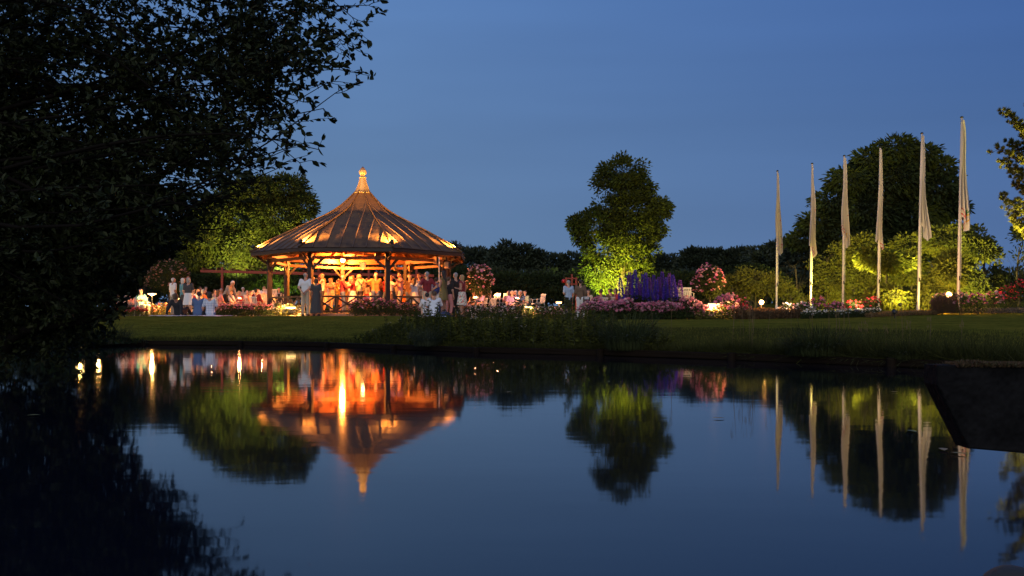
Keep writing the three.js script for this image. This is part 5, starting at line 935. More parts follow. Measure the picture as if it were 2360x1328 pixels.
function poseGeo(pose) {
  if (poseCache.has(pose)) return poseCache.get(pose);
  const J = joints(pose), down = J.chest.clone().sub(J.pel).normalize();
  const tor = (g) => [0, 1].flatMap((i) => { const e = i ? -1 : 1; return [cap(V(e * 0.07, J.pel.y - 0.02, J.pel.z), V(e * 0.055, lerp(J.pel.y, J.chest.y, 0.5), lerp(J.pel.z, J.chest.z, 0.5)), 0.108 + g, 0.094 + g, { fz: 1.12 }), cap(V(e * 0.055, lerp(J.pel.y, J.chest.y, 0.5), lerp(J.pel.z, J.chest.z, 0.5)), V(e * 0.075, J.chest.y, J.chest.z), 0.094 + g, 0.108 + g, { fz: 1.15 }), cap(J.chest.clone().add(V(e * 0.06, 0, 0)), J.sh[i], 0.1 + g, 0.062 + g)]; });
  const arm = (g, f0 = 1, f1 = 1) => [0, 1].flatMap((i) => [cap(J.sh[i], J.sh[i].clone().lerp(J.el[i], f0), 0.056 + g, lerp(0.056, 0.043, f0) + g), ...(f1 > 0 ? [cap(J.el[i], J.el[i].clone().lerp(J.wr[i], f1), 0.043 + g, lerp(0.043, 0.029, f1) + g)] : [])]);
  const leg = (g, f1 = 1) => [0, 1].flatMap((i) => [cap(J.hip[i], J.kn[i], 0.092 + g, 0.06 + g), ...(f1 > 0 ? [cap(J.kn[i], J.kn[i].clone().lerp(J.an[i], f1), 0.06 + g, lerp(0.06, 0.038, f1) + g)] : [])]);
  const shin = [0, 1].map((i) => cap(J.kn[i].clone().lerp(J.an[i], 0.2).add(V(0, 0, pose.startsWith('seat') || pose.startsWith('ground') ? 0 : -0.018)), J.kn[i].clone().lerp(J.an[i], 0.5), 0.056, 0.05));
  const foot = (g) => [0, 1].map((i) => cap(J.an[i].clone().add(V(0, -0.035, -0.015)), J.toe[i], 0.042 + g, 0.032 + g));
  const neck = cap(J.neck.clone().lerp(J.chest, 0.3), J.neck.clone().lerp(J.head, 0.5), 0.06, 0.052);
  const hm = new THREE.Matrix4().makeRotationFromEuler(new THREE.Euler(J.pitch, J.yaw, 0, 'YXZ')).setPosition(J.head);
  const hands = [0, 1].map((i) => { const y = J.el[i].clone().sub(J.wr[i]).normalize(), x = V(i ? 0.3 : -0.3, 0.1, 1).addScaledVector(y, -y.dot(V(i ? 0.3 : -0.3, 0.1, 1))).normalize(), z = x.clone().cross(y); return (i ? HAND_R : HAND).clone().applyMatrix4(new THREE.Matrix4().makeBasis(i ? x.clone().negate() : x, y, i ? z.clone().negate() : z).setPosition(J.wr[i])); });
  const strip = (g) => { const q = g.clone(); q.deleteAttribute('uv'); return q; };
  const body = mergeGeometries([nets([...tor(0), ...arm(0), ...leg(0), ...shin, ...foot(0), neck], 0.024, 0.03, 0.035), strip(HEAD.clone().applyMatrix4(hm)), ...hands]);
  const hem = J.pel.y - 0.1;
  const G = {
    J, hm, body,
    tee: nets([...tor(0.013), ...arm(0.016, 0.72, 0)], 0.024, 0.03, 0.03), long: nets([...tor(0.013), ...arm(0.014, 1, 0.92)], 0.024, 0.03, 0.03), tank: nets([...tor(0.011)], 0.024, 0.03, 0.03),
    trousers: nets([...[0, 1].map((i) => { const e = i ? -1 : 1; return cap(V(e * 0.07, J.pel.y - 0.02, J.pel.z), V(e * 0.06, J.pel.y + 0.09, J.pel.z + down.z * 0.09), 0.113, 0.103, { fz: 1.1 }); }), ...leg(0.016, 0.96)], 0.024, 0.03, 0.03),
    shorts: nets([...[0, 1].map((i) => { const e = i ? -1 : 1; return cap(V(e * 0.07, J.pel.y - 0.02, J.pel.z), V(e * 0.06, J.pel.y + 0.09, J.pel.z + down.z * 0.09), 0.113, 0.103, { fz: 1.1 }); }), ...leg(0.018, 0)], 0.024, 0.03, 0.03),
    shoes: nets(foot(0.008), 0.02, 0.03, 0.01),
  };
  const sk = (y0, y1, r1, folds) => { const N = 40, M = 10, pos = [], idx = []; for (let j = 0; j <= M; j++) for (let i = 0; i < N; i++) { const v = j / M, a = i / N * 6.2832, r = lerp(0.165, r1, Math.pow(v, 0.85)) * (1 + 0.07 * v * Math.sin(a * folds) + 0.03 * v * Math.sin(a * 3 + 1)); pos.push(Math.sin(a) * r * (v < 0.2 ? 1.06 : 1), lerp(y0, y1, v), Math.cos(a) * r * 0.84); } for (let j = 0; j < M; j++) for (let i = 0; i < N; i++) { const a = j * N + i, b = j * N + (i + 1) % N; idx.push(a, a + N, b, b, a + N, b + N); } return geoOf(pos, idx, { normals: true }); };
  G.skirt = sk(1.04, 0.5, 0.25, 9); G.long_skirt = sk(1.04, 0.14, 0.29, 11); G.mini = sk(1.04, 0.62, 0.21, 7);
  poseCache.set(pose, G); return G;
}
const SKIN = [std(0.46, 0.26, 0.18, 0.55), std(0.38, 0.20, 0.13, 0.55), std(0.52, 0.31, 0.22, 0.55)];
const EYE_M = std(0.03, 0.025, 0.02, 0.2);
const PAL = { white: [0.66, 0.67, 0.68], cream: [0.62, 0.56, 0.45], grey: [0.2, 0.19, 0.18], black: [0.012, 0.012, 0.014], red: [0.36, 0.03, 0.035], wine: [0.2, 0.018, 0.025], navy: [0.025, 0.035, 0.09], denim: [0.07, 0.12, 0.24], teal: [0.10, 0.27, 0.30], lightblue: [0.36, 0.46, 0.6], olive: [0.17, 0.13, 0.045], beige: [0.45, 0.38, 0.28], brown: [0.14, 0.085, 0.05], pink: [0.55, 0.25, 0.25], lilac: [0.36, 0.26, 0.5], green: [0.14, 0.28, 0.12], palegreen: [0.42, 0.52, 0.34], orange: [0.5, 0.2, 0.06], yellow: [0.6, 0.45, 0.12], charcoal: [0.05, 0.048, 0.05] };
const HAIRC = { grey: [0.28, 0.27, 0.26], white: [0.55, 0.53, 0.5], dark: [0.018, 0.013, 0.01], brown: [0.07, 0.04, 0.02], blond: [0.36, 0.24, 0.11] };
const clothM = new Map(), cloth = (c) => { if (!clothM.has(c)) clothM.set(c, std(...PAL[c], 0.85)); return clothM.get(c); };
const hairM = new Map(), hairMat = (c) => { if (!hairM.has(c)) hairM.set(c, std(...HAIRC[c], 0.6)); return hairM.get(c); };
const shirtBump = {};
function patterned(kind) {       // printed cloth: a check and a flower print, mapped through uv of its own
  if (shirtBump[kind]) return shirtBump[kind];
  const t = kind === 'check' ? tex(128, (u, v) => { const a = (x) => { const q = (x * 4) % 1; return q < 0.18 || (q > 0.42 && q < 0.48) ? 1 : 0; }, s = a(u) * 0.5 + a(v) * 0.5; return [0.62 - 0.55 * s, 0.66 - 0.52 * s, 0.72 - 0.42 * s]; })
    : kind === 'flowers' ? tex(128, (u, v) => { const n = tnoise(u * 10, v * 10, 10), m = tnoise(u * 10 + 5, v * 10 + 5, 10); return n > 0.68 ? [0.6, 0.16, 0.12] : m > 0.66 ? [0.22, 0.34, 0.26] : [0.66, 0.6, 0.52]; })
      : tex(128, (u, v) => { const q = tfbm(u * 4, v * 4, 4, 3), p = smooth(0.12, 0.06, Math.hypot(u - 0.5, (v - 0.62))); return [lerp(0.62, 0.6, p) + 0.1 * (q - 0.5), lerp(0.66, 0.38, p) + 0.1 * (q - 0.5), lerp(0.72, 0.4, p)]; });
  return (shirtBump[kind] = new THREE.MeshStandardMaterial({ map: t, roughness: 0.85 }));
}
const planarUV = (g, k) => { const q = g.clone(), p = q.attributes.position, uv = new Float32Array(p.count * 2); for (let i = 0; i < p.count; i++) { uv[i * 2] = Math.atan2(p.getX(i), p.getZ(i)) / 6.2832 * 1.1 * k + 0.5; uv[i * 2 + 1] = p.getY(i) * k; } q.setAttribute('uv', new THREE.BufferAttribute(uv, 2)); return q; };
let nPerson = 0;
// o: pose, top [kind, colour], bottom [kind, colour], hair [kind, colour], turn, scale
function person(label, pos, o) {
  const G = poseGeo(o.pose), i = nPerson++, t = thing('person', label, 'person', pos, o.turn ?? 0, o.group);
  t.scale.setScalar(o.scale ?? 1);
  mesh('body', G.body, o.skin !== undefined ? SKIN[o.skin] : SKIN[i % 3], t);
  const eyes = mesh('eyes', EYES, EYE_M, t); eyes.applyMatrix4(G.hm);
  if (o.hair) { const h = mesh('hair', HAIR[o.hair[0]], hairMat(o.hair[1]), t); h.applyMatrix4(G.hm); }
  const pat = (c) => ['check', 'flowers', 'print'].includes(c);
  if (o.bottom) mesh({ trousers: 'trousers', shorts: 'shorts' }[o.bottom[0]] ?? 'skirt', pat(o.bottom[1]) ? planarUV(G[o.bottom[0]], 2.2) : G[o.bottom[0]], pat(o.bottom[1]) ? patterned(o.bottom[1]) : cloth(o.bottom[1]), t);
  if (o.top) mesh(o.dress ? 'dress_top' : 'shirt', pat(o.top[1]) ? planarUV(G[o.top[0]], o.top[1] === 'print' ? 1 : 2.6) : G[o.top[0]], pat(o.top[1]) ? patterned(o.top[1]) : cloth(o.top[1]), t);
  if (o.shoes !== null) mesh('shoes', G.shoes, cloth(o.shoes ?? 'charcoal'), t);
  return t;
}
const PI = Math.PI, up = (px, d) => onGround(px, d);
// standing and sitting on the lawn --------------------------------------------------------------
person('man in white shirt and beige trousers, hands clasped behind his back, watching the dancers', up(704, 36.2), { pose: 'hands_behind', turn: PI - 0.15, top: ['tee', 'white'], bottom: ['trousers', 'beige'], hair: ['thin', 'grey'], scale: 1.02 });
person('woman in a long dark dress beside the man in white shirt', up(729, 36.0), { pose: 'stand', turn: PI - 0.1, top: ['tee', 'charcoal'], bottom: ['long_skirt', 'charcoal'], dress: 1, hair: ['bob', 'brown'], scale: 0.88 });
person('man in dark red polo and pale trousers with hands on his hips', up(984, 36.2), { pose: 'hands_on_hips', turn: PI + 0.5, top: ['tee', 'wine'], bottom: ['trousers', 'beige'], hair: ['short', 'grey'], scale: 1.05 });
const bp = person('person in white top carrying a blue backpack behind the red polo', up(1006, 36.6), { pose: 'stand', turn: PI - 0.2, top: ['tee', 'white'], bottom: ['trousers', 'white'], hair: ['short', 'dark'], scale: 0.93 });
person('long-haired woman in an olive dress', up(1022, 35.6), { pose: 'arms_crossed', turn: -2.0, top: ['tank', 'olive'], bottom: ['mini', 'olive'], dress: 1, hair: ['long', 'dark'], scale: 1.06 });
person('woman in black top and pink trousers half hidden behind the olive dress', up(1034, 36.6), { pose: 'one_arm_bent', turn: 2.6, top: ['tee', 'black'], bottom: ['trousers', 'pink'], hair: ['short', 'brown'], scale: 0.95 });
person('man in a black shirt facing away beyond the olive dress', up(1050, 36.8), { pose: 'stand', turn: PI + 0.7, top: ['tee', 'black'], bottom: ['trousers', 'black'], hair: ['short', 'grey'], scale: 1.06 });
person('blond woman in dark tank top and flower-print skirt', up(1065, 35.4), { pose: 'one_arm_bent', turn: -1.9, top: ['tank', 'wine'], bottom: ['skirt', 'flowers'], hair: ['bob', 'blond'], scale: 0.97 });
person('man in light blue shirt and black trousers, one of a couple by the bed', up(1310, 33.2), { pose: 'one_arm_bent', turn: PI + 0.4, top: ['tee', 'lightblue'], bottom: ['trousers', 'black'], hair: ['short', 'grey'], scale: 0.84 });
const bag = person('woman in brown sweater and white trousers carrying a bag', up(1338, 33.2), { pose: 'one_arm_bent', turn: PI - 0.2, top: ['long', 'brown'], bottom: ['trousers', 'white'], hair: ['short', 'dark'], scale: 0.86 });
person('grey-haired man in white shirt standing behind the picnic blanket', up(399, 39), { pose: 'stand', turn: 2.4, top: ['tee', 'white'], bottom: ['trousers', 'grey'], hair: ['thin', 'white'], scale: 0.98 });
person('white-haired person in teal shirt standing behind the picnic blanket', up(421, 38.6), { pose: 'one_arm_bent', turn: 2.2, top: ['tee', 'teal'], bottom: ['trousers', 'charcoal'], hair: ['bob', 'white'], scale: 0.95 });
person('woman in charcoal top and white skirt standing behind the picnic blanket', up(434, 37.4), { pose: 'arms_crossed', turn: 2.9, top: ['tee', 'charcoal'], bottom: ['skirt', 'white'], hair: ['bob', 'grey'], scale: 0.93 });
person('picnicker in black vest leaning back on both arms', up(412, 34.3), { pose: 'ground_lean_back', turn: PI - 0.1, top: ['long', 'black'], bottom: ['trousers', 'black'], hair: ['bob', 'brown'] });
person('picnicker in a blue denim shirt sitting in the middle of the blanket', up(456, 34.4), { pose: 'ground_hug', turn: PI, top: ['tee', 'denim'], bottom: ['trousers', 'charcoal'], hair: ['short', 'dark'], scale: 1.05 });
person('dark-haired picnicker in a white and blue checked shirt', up(485, 34.4), { pose: 'ground_side', turn: PI, top: ['tee', 'check'], bottom: ['trousers', 'denim'], hair: ['bob', 'dark'] });
person('person in white shirt with print on the back, hunched on a blanket', up(1000, 33.0), { pose: 'ground_hug', turn: PI, top: ['tee', 'print'], bottom: ['trousers', 'navy'], hair: ['short', 'brown'], scale: 1.05 });
person('person in plain white shirt hunched beside the printed white shirt', up(985, 34.0), { pose: 'ground_hug', turn: PI + 0.2, top: ['tee', 'white'], bottom: ['trousers', 'beige'], hair: ['short', 'dark'] });
{ // what they carry and sit on
  const p = bp.position.clone().add(V(0.0, 0.93 * 1.24, 0.17)), b = thing('backpack', 'blue backpack worn by the person in white top', 'backpack', p, -0.2);
  mesh('bag_body', new THREE.SphereGeometry(0.5, 18, 14).scale(0.3, 0.46, 0.2), std(0.02, 0.05, 0.24, 0.7), b); mesh('front_pocket', new THREE.SphereGeometry(0.5, 14, 10).scale(0.22, 0.2, 0.12).translate(0, -0.07, 0.08), std(0.016, 0.04, 0.19, 0.7), b);
  for (const e of [-1, 1]) mesh('strap', beam(V(e * 0.08, 0.2, -0.02), V(e * 0.1, 0.2, -0.3), 0.04, 0.012), std(0.016, 0.03, 0.14, 0.8), b);
  const q = bag.position.clone().add(V(0.22, 0.72, 0.1)), h = thing('shoulder_bag', 'dark shoulder bag with pale flap carried by the woman in brown sweater', 'bag', q, 0.3);
  mesh('bag_body', box(0.26, 0.22, 0.1), std(0.06, 0.035, 0.03, 0.6), h); mesh('flap', box(0.2, 0.1, 0.02, -0.03, 0.08, 0.062), std(0.5, 0.5, 0.5, 0.7), h); mesh('strap', beam(V(-0.1, 0.1, 0), V(-0.14, 0.48, -0.06), 0.03, 0.01), std(0.06, 0.035, 0.03, 0.6), h);
  const blanket = (label, px0, px1, d0, d1, m, sd) => { seed(sd); const N = 44, M = 14, pos = [], uv = [], idx = []; for (let j = 0; j <= M; j++) for (let i = 0; i <= N; i++) { const d = lerp(d0, d1, j / M), px = lerp(px0, px1, i / N) + 3 * Math.sin(j * 1.3), x = ax(px, (d0 + d1) / 2), e = Math.max(0, 1 - Math.min(i, N - i) / 3) + Math.max(0, 1 - Math.min(j, M - j) / 2); pos.push(x, groundY(x, -d) + 0.018 + 0.05 * Math.max(0, fbm(i * 0.35 + sd, j * 0.6, 3) - 0.42) - 0.008 * e, -d); uv.push(x, d); } for (let j = 0; j < M; j++) for (let i = 0; i < N; i++) { const a = j * (N + 1) + i; idx.push(a, a + 1, a + N + 2, a, a + N + 2, a + N + 1); } tag(mesh('blanket', geoOf(pos, idx, { uv, normals: true }), m), label, 'blanket'); };
  blanket('wide pale blanket spread on the lawn under the three picnickers', 362, 522, 33.2, 35.4, std(0.62, 0.66, 0.72, 0.85, { side: THREE.DoubleSide }), 41);
  blanket('small white blanket under the two hunched people in white shirts', 960, 1036, 32.2, 34.6, std(0.66, 0.67, 0.68, 0.85, { side: THREE.DoubleSide }), 43);
  const nb = thing('carrier_bag', 'dark blue bag lying beside the two hunched people in white', 'bag', up(1024, 33.2).add(V(0, 0.09, 0)), 0.4); mesh('bag_body', new THREE.SphereGeometry(0.5, 16, 10).scale(0.5, 0.22, 0.3), std(0.03, 0.045, 0.12, 0.7), nb); mesh('handle', new THREE.TorusGeometry(0.09, 0.012, 6, 14, PI).translate(0, 0.09, 0), std(0.03, 0.045, 0.12, 0.7), nb);
}
// dancers in the pavilion -----------------------------------------------------------------------
{
  seed(1000);
  const tops = ['white', 'cream', 'red', 'olive', 'palegreen', 'beige', 'orange', 'grey', 'yellow', 'pink', 'brown', 'lightblue'], names = { lightblue: 'light blue', palegreen: 'pale green' };
  const slots = [[742, 39.5], [764, 40.6], [790, 38.6], [808, 41.8], [828, 39.2], [846, 42.4], [866, 39.0], [826, 43.4], [780, 42.6], [922, 38.8], [944, 40.8], [966, 39.4], [760, 43.2], [916, 42.4], [890, 41.2], [955, 42.6]];
  const used = new Set();
  slots.forEach(([px, d], k) => {
    const x = ax(px, d), turn = rr(0, 6.28), pos = V(x, PF, -d), ca = tops[k % 12], cb = tops[(k * 5 + 4 + (k > 11 ? 1 : 0)) % 12], dir = V(Math.sin(turn), 0, Math.cos(turn)), hs = [['thin', 'grey'], ['short', 'dark'], ['thin', 'white'], ['short', 'brown']][k % 4], hb = [['bob', 'blond'], ['long', 'brown'], ['bob', 'grey'], ['long', 'dark']][(k >> 1) % 4];
    const n = (c) => names[c] ?? c, where = ['by the railing near the couple', 'behind the railing near the couple', 'under the big floodlight', 'in the middle of the dance floor', 'below the hanging lantern', 'deep behind the lantern', 'behind the railing beside the front post', 'at the back of the floor', 'near the back post', 'beside the railing gap', 'behind the right-hand railing', 'at the railing end by the red polo', 'at the back near the pergola', 'at the back behind the front post', 'hidden behind the front post', 'at the back by the brown loudspeaker'][k];
    person(`dancer in ${n(ca)} shirt, leading, ${where}`, pos, { pose: 'dance_lead', turn, top: [k % 3 ? 'long' : 'tee', ca], bottom: ['trousers', ['charcoal', 'beige', 'denim', 'grey'][k % 4]], hair: hs, scale: rr(0.97, 1.06), group: 'couples dancing in the pavilion' });
    person(`dancer in ${n(cb)} top and skirt, following, ${where}`, pos.clone().addScaledVector(dir, 0.42), { pose: 'dance_follow', turn: turn + PI, top: ['tee', cb], bottom: ['skirt', ['red', 'cream', 'white', 'orange', 'brown'][k % 5]], hair: hb, scale: rr(0.9, 0.98), group: 'couples dancing in the pavilion' });
  });
}
// garden chair: white slatted seat and back
function chairProto() {
  const t = thing('garden_chair', '', 'chair', V(0, 0, 0), 0, 'white garden chairs of the audience');
  const seat = mesh('seat', beam(V(0, 0.43, -0.2), V(0, 0.43, 0.22), 0.44, 0.02), WHITE, t);
  for (let k = 0; k < 5; k++) mesh('slat', beam(V(-0.2 + k * 0.1, 0.446, -0.19), V(-0.2 + k * 0.1, 0.446, 0.21), 0.075, 0.012), WHITE, seat);
  const back = mesh('backrest', beam(V(-0.21, 0.86, -0.29), V(0.21, 0.86, -0.29), 0.025, 0.06), WHITE, t);
  for (let k = 0; k < 5; k++) mesh('slat', beam(V(-0.17 + k * 0.085, 0.47, -0.215), V(-0.17 + k * 0.085, 0.84, -0.285), 0.05, 0.012), WHITE, back);
  for (const e of [-1, 1]) { mesh('leg', beam(V(e * 0.2, 0.0, 0.22), V(e * 0.2, 0.62, 0.16), 0.03, 0.03), WHITE, t); mesh('leg', beam(V(e * 0.2, 0.0, -0.26), V(e * 0.2, 0.47, -0.205), 0.03, 0.03), WHITE, t); mesh('armrest', beam(V(e * 0.215, 0.63, 0.2), V(e * 0.215, 0.66, -0.24), 0.045, 0.02), WHITE, t); }
  return t;
}
const chair0 = chairProto(); let firstChair = true;
const chair = (pos, turn, label, group) => { if (firstChair) { firstChair = false; chair0.position.copy(pos); chair0.rotation.y = turn; chair0.userData.label = label; if (group) chair0.userData.group = group; return chair0; } return dup(chair0, pos, turn, label, group); };
// seated audience -------------------------------------------------------------------------------
{
  const S = (px, py, d, pose, top, hair, turn, label, opt = {}) => {
    const x = ax(px, d), y = groundY(x, -d), sc = opt.scale ?? 0.97, want = EYE + (HY - py) / F * d, lift = clamp(want - 1.2 * sc - y, -0.0, 0.6), pos = V(x, y + (opt.lift ?? lift), -d);
    const p = person(label, pos, { pose, turn, top, bottom: ['trousers', opt.legs ?? 'charcoal'], hair, scale: sc, group: opt.group });
    chair(pos, turn, 'white garden chair of the ' + label.replace(/^(the|a) /, '').split(' ').slice(0, 11).join(' ').replace(/[ ,]+$/, ''), 'white garden chairs of the audience');
    return p;
  };
  const g = { group: 'audience left of the pavilion' };
  S(326, 677, 40.5, 'seated_crossed', ['tee', 'teal'], ['thin', 'white'], 0.9, 'white-haired man in pale teal polo with crossed arms, seated apart near the flat lamp', { legs: 'beige' });
  S(306, 678, 42, 'seated', ['tee', 'pink'], ['bob', 'brown'], 1.0, 'woman in salmon dress seated behind the red flowers', g);
  S(284, 686, 41.5, 'seated', ['tee', 'white'], ['short', 'grey'], 1.1, 'person in white top seated at the edge of the overhanging leaves', g);
  S(446, 671, 47, 'seated_turned', ['tee', 'charcoal'], ['short', 'dark'], 0.8, 'dark-haired man in charcoal shirt beside the woman in sleeveless white', g);
  S(457, 671, 44.5, 'seated', ['tank', 'white'], ['long', 'blond'], 0.7, 'blond woman in sleeveless white top seated in the front row', { ...g, legs: 'red' });
  S(463, 665, 49, 'seated', ['tee', 'brown'], ['bob', 'brown'], 0.9, 'brown-haired woman in brown top behind the sleeveless white', g);
  S(475, 664, 50, 'seated', ['tank', 'black'], ['bob', 'brown'], 0.7, 'woman in black strap top seated in the back row', g);
  S(497, 671, 47, 'seated_turned', ['tee', 'grey'], ['short', 'brown'], 1.0, 'man in grey shirt seated before the pergola post', g);
  S(511, 669, 49, 'seated', ['tee', 'pink'], ['short', 'grey'], 0.8, 'grey-haired person in pink right under the pergola post', g);
  S(534, 680, 42.5, 'seated_turned', ['tee', 'white'], ['short', 'grey'], 1.4, 'man in white shirt seated sideways beside the bending man', { ...g, legs: 'denim' });
  S(541, 667, 51, 'seated', ['tee', 'brown'], ['short', 'dark'], 0.7, 'person in brown in the back row behind the bending man', g);
  S(552, 675, 47, 'seated', ['tank', 'red'], ['bob', 'blond'], 0.8, 'blond woman in bright red top in the middle rows', g);
  S(561, 666, 50.5, 'seated', ['long', 'beige'], ['short', 'white'], 0.7, 'white-haired man in beige jacket in the back row', g);
  S(571, 673, 47.5, 'seated_crossed', ['tee', 'cream'], ['thin', 'grey'], 0.9, 'man in cream shirt with crossed arms in the middle rows', g);
  S(581, 688, 43.5, 'seated', ['tee', 'orange'], ['bob', 'brown'], 1.2, 'woman in orange seated near the little table lamp', g);
  S(592, 697, 40.5, 'seated', ['long', 'wine'], ['short', 'dark'], PI - 0.4, 'person in dark red jacket seen from behind above the roses', g);
  S(596, 669, 50, 'seated', ['tee', 'lightblue'], ['short', 'dark'], 0.5, 'dark-haired man in light blue shirt in the back row', g);
  S(609, 664, 51.5, 'seated', ['tee', 'white'], ['bob', 'blond'], 0.4, 'blond woman in white at the end of the back row', g);
  S(608, 677, 46, 'seated_turned', ['tee', 'white'], ['short', 'white'], 0.8, 'white-haired person in white in the row before the blond woman', g);
  S(641, 666, 48, 'seated', ['long', 'black'], ['short', 'dark'], -0.3, 'dark figure seated against the bright green foliage by the post', g);
  S(505, 688, 41.8, 'seated', ['tee', 'pink'], ['long', 'brown'], PI - 0.5, 'woman in pink seen from behind, before the bending man', g);
  S(445, 688, 42.2, 'seated', ['tee', 'red'], ['bob', 'dark'], 1.3, 'woman in red seated behind the woman in white skirt', g);
  S(472, 692, 41, 'seated', ['tee', 'orange'], ['bob', 'grey'], 1.6, 'person in orange seated behind the checked shirt', g);
  S(625, 685, 43, 'seated', ['tee', 'cream'], ['bob', 'white'], 1.1, 'white-haired woman in cream seated by the white chairs near the post', g);
  const h = { group: 'audience right of the pavilion' };
  S(1090, 677, 42, 'seated', ['tank', 'black'], ['long', 'brown'], -0.7, 'woman in black strap top seated right of the standing group', h);
  S(1101, 677, 44, 'seated', ['tee', 'wine'], ['bob', 'brown'], -0.6, 'woman in dark red under the peach rose tree', h);
  S(1106, 687, 40, 'seated_turned', ['tee', 'lilac'], ['bob', 'dark'], -0.9, 'woman in purple in the front row under the peach rose tree', h);
  S(1118, 687, 41, 'seated', ['tee', 'white'], ['short', 'brown'], -0.8, 'person in white in the front row between purple and black', h);
  S(1127, 686, 40.6, 'seated', ['long', 'black'], ['short', 'grey'], -2.4, 'person in black jacket seen from behind in the front row', h);
  S(1171, 676, 41.5, 'seated_crossed', ['tee', 'pink'], ['thin', 'white'], -0.5, 'white-haired man in pink shirt beside the little table lamp', h);
  S(1179, 678, 40.5, 'seated', ['tee', 'lilac'], ['short', 'grey'], -0.4, 'grey-haired person in lilac beside the man in pink', h);
  S(1187, 676, 42.5, 'seated', ['tee', 'cream'], ['bob', 'white'], -0.5, 'white-haired woman in cream between lilac and blue', h);
  S(1198, 678, 41, 'seated_turned', ['tee', 'denim'], ['bob', 'white'], -0.5, 'white-haired woman in blue top', h);
  S(1208, 675, 41, 'seated_crossed', ['tee', 'palegreen'], ['short', 'brown'], -0.6, 'man in pale green shirt with folded arms at the row end', h);
  S(1354, 683, 38, 'seated', ['tee', 'beige'], ['bob', 'brown'], -0.9, 'woman in beige seated just behind the couple by the bed', h);
  S(1383, 684, 38.5, 'seated', ['long', 'charcoal'], ['short', 'brown'], -2.6, 'person in charcoal seen from behind beyond the pink roses', h);
  S(1404, 686, 39, 'seated', ['long', 'brown'], ['short', 'dark'], -2.4, 'person in brown seen from behind beside the red coat', h);
  S(1416, 680, 39, 'seated', ['long', 'red'], ['bob', 'dark'], -1.2, 'person in a bright red coat beside the purple flower spikes', h);
  person('man in grey sweater bending forward over the seated man in white', V(ax(522, 42.3), groundY(ax(522, 42.3), -42.3) + 0.05, -42.3), { pose: 'lean', turn: 1.2, top: ['long', 'grey'], bottom: ['trousers', 'black'], hair: ['short', 'white'], scale: 1.02, group: 'audience left of the pavilion' });
  // empty chairs
  seed(1100);
  [[603, 690, 42], [618, 693, 41.4], [630, 697, 41], [592, 682, 46], [636, 676, 47.5], [621, 676, 47.8], [1137, 690, 42], [1154, 690, 41.6], [1240, 692, 40]].forEach(([px, py, d], k) => { const x = ax(px, d), y = groundY(x, -d), lift = clamp(EYE + (HY - py) / F * d - 0.6 - y, 0, 0.5); chair(V(x, y + lift, -d), rr(0.4, 1.2) * (px > 900 ? -1 : 1), 'empty white garden chair ' + ['second from the corner post', 'first beside the corner post', 'right at the corner post above the roses', 'in the middle rows before the light blue shirt', 'in the back row by the dark figure', 'next to the back-row blond woman', 'behind the person in black jacket', 'beside the man in pink shirt', 'near the bed lamp behind the weeds', 'just left of the bed lamp behind the weeds', 'before the couple by the bed'][k], 'empty white garden chairs'); });
  const stack = onGround(1574, 40);
  for (let k = 0; k < 4; k++) chair(stack.clone().add(V((k % 2) * 0.5 - 0.25, k > 1 ? 0.15 : 0.3, k > 1 ? -0.3 : 0)), k % 2 ? 2.7 : 2.9, `white garden chair ${['at the top left', 'at the top right', 'at the lower left', 'at the lower right'][k]} of the pile beside the purple spikes`, 'piled white garden chairs');
  const pile = thing('chair_trolley', 'dark low trolley under the piled white garden chairs', 'trolley', stack); mesh('platform', beam(V(-0.6, 0.12, -0.1), V(0.6, 0.12, -0.1), 0.7, 0.05), BLACK, pile); for (const e of [-1, 1]) for (const q of [-0.35, 0.15]) mesh('wheel', new THREE.CylinderGeometry(0.05, 0.05, 0.03, 14).rotateX(PI / 2).translate(e * 0.5, 0.05, q), BLACK, pile);
}

// ---------------------------------------------------------------- garden lamps
// flat mushroom lamp: stake, glowing disc under a dark lid
function pathLamp(label, px, py, d, I, col, glowK, wide = 0.19) {
  const top = at(px, py, d), g = groundY(top.x, top.z), t = thing('garden_lamp', label, 'lamp', V(top.x, g, top.z), 0, 'flat garden lamps'), h = Math.max(0.3, top.y - g);
  mesh('post', lathe([[0, -0.1], [0.022, -0.1], [0.018, h - 0.04], [0, h - 0.04]], 10), BLACK, t);
  mesh('lamp_lid', lathe([[0, h + 0.075], [wide * 0.5, h + 0.065], [wide * 1.05, h + 0.035], [wide * 1.06, h + 0.028], [0, h + 0.03]], 22), BLACK, t);
  mesh('diffuser', lathe([[0, h - 0.05], [wide * 0.45, h - 0.045], [wide * 0.9, h - 0.015], [wide, h + 0.012], [wide * 0.94, h + 0.027], [0, h + 0.0275]], 22), glow(...col, glowK), t);
  point(V(top.x, top.y - 0.09, top.z + 0.0), col[0], col[1] * 0.85, col[2] * 0.7, I, 3);
}
pathLamp('flat garden lamp glaring in the flowers just left of the man in white shirt', 670, 709, 37.2, 95, [1, 0.66, 0.25], 5, 0.21);
pathLamp('flat garden lamp at the end of the pink rose bed', 1645, 702, 31.0, 50, [1, 0.62, 0.24], 5, 0.2);
pathLamp('flat garden lamp glowing in planting behind the picnic group', 350, 678, 40.2, 34, [1, 0.58, 0.2], 4, 0.19);
pathLamp('flat garden lamp half hidden by the picnicker in black vest', 404, 689, 40, 18, [1, 0.66, 0.22], 4, 0.17);
pathLamp('flat garden lamp behind the overhanging leaves, showing only by its reflection', 184, 681, 36, 7, [1, 0.6, 0.2], 12, 0.17);
pathLamp('flat garden lamp seen through leaves beside the red flowers', 226, 684, 37, 6, [1, 0.6, 0.2], 6, 0.14);
pathLamp('flat garden lamp sunk in cream roses behind the bank weeds', 1219, 708, 33.5, 16, [1, 0.66, 0.24], 5, 0.16);
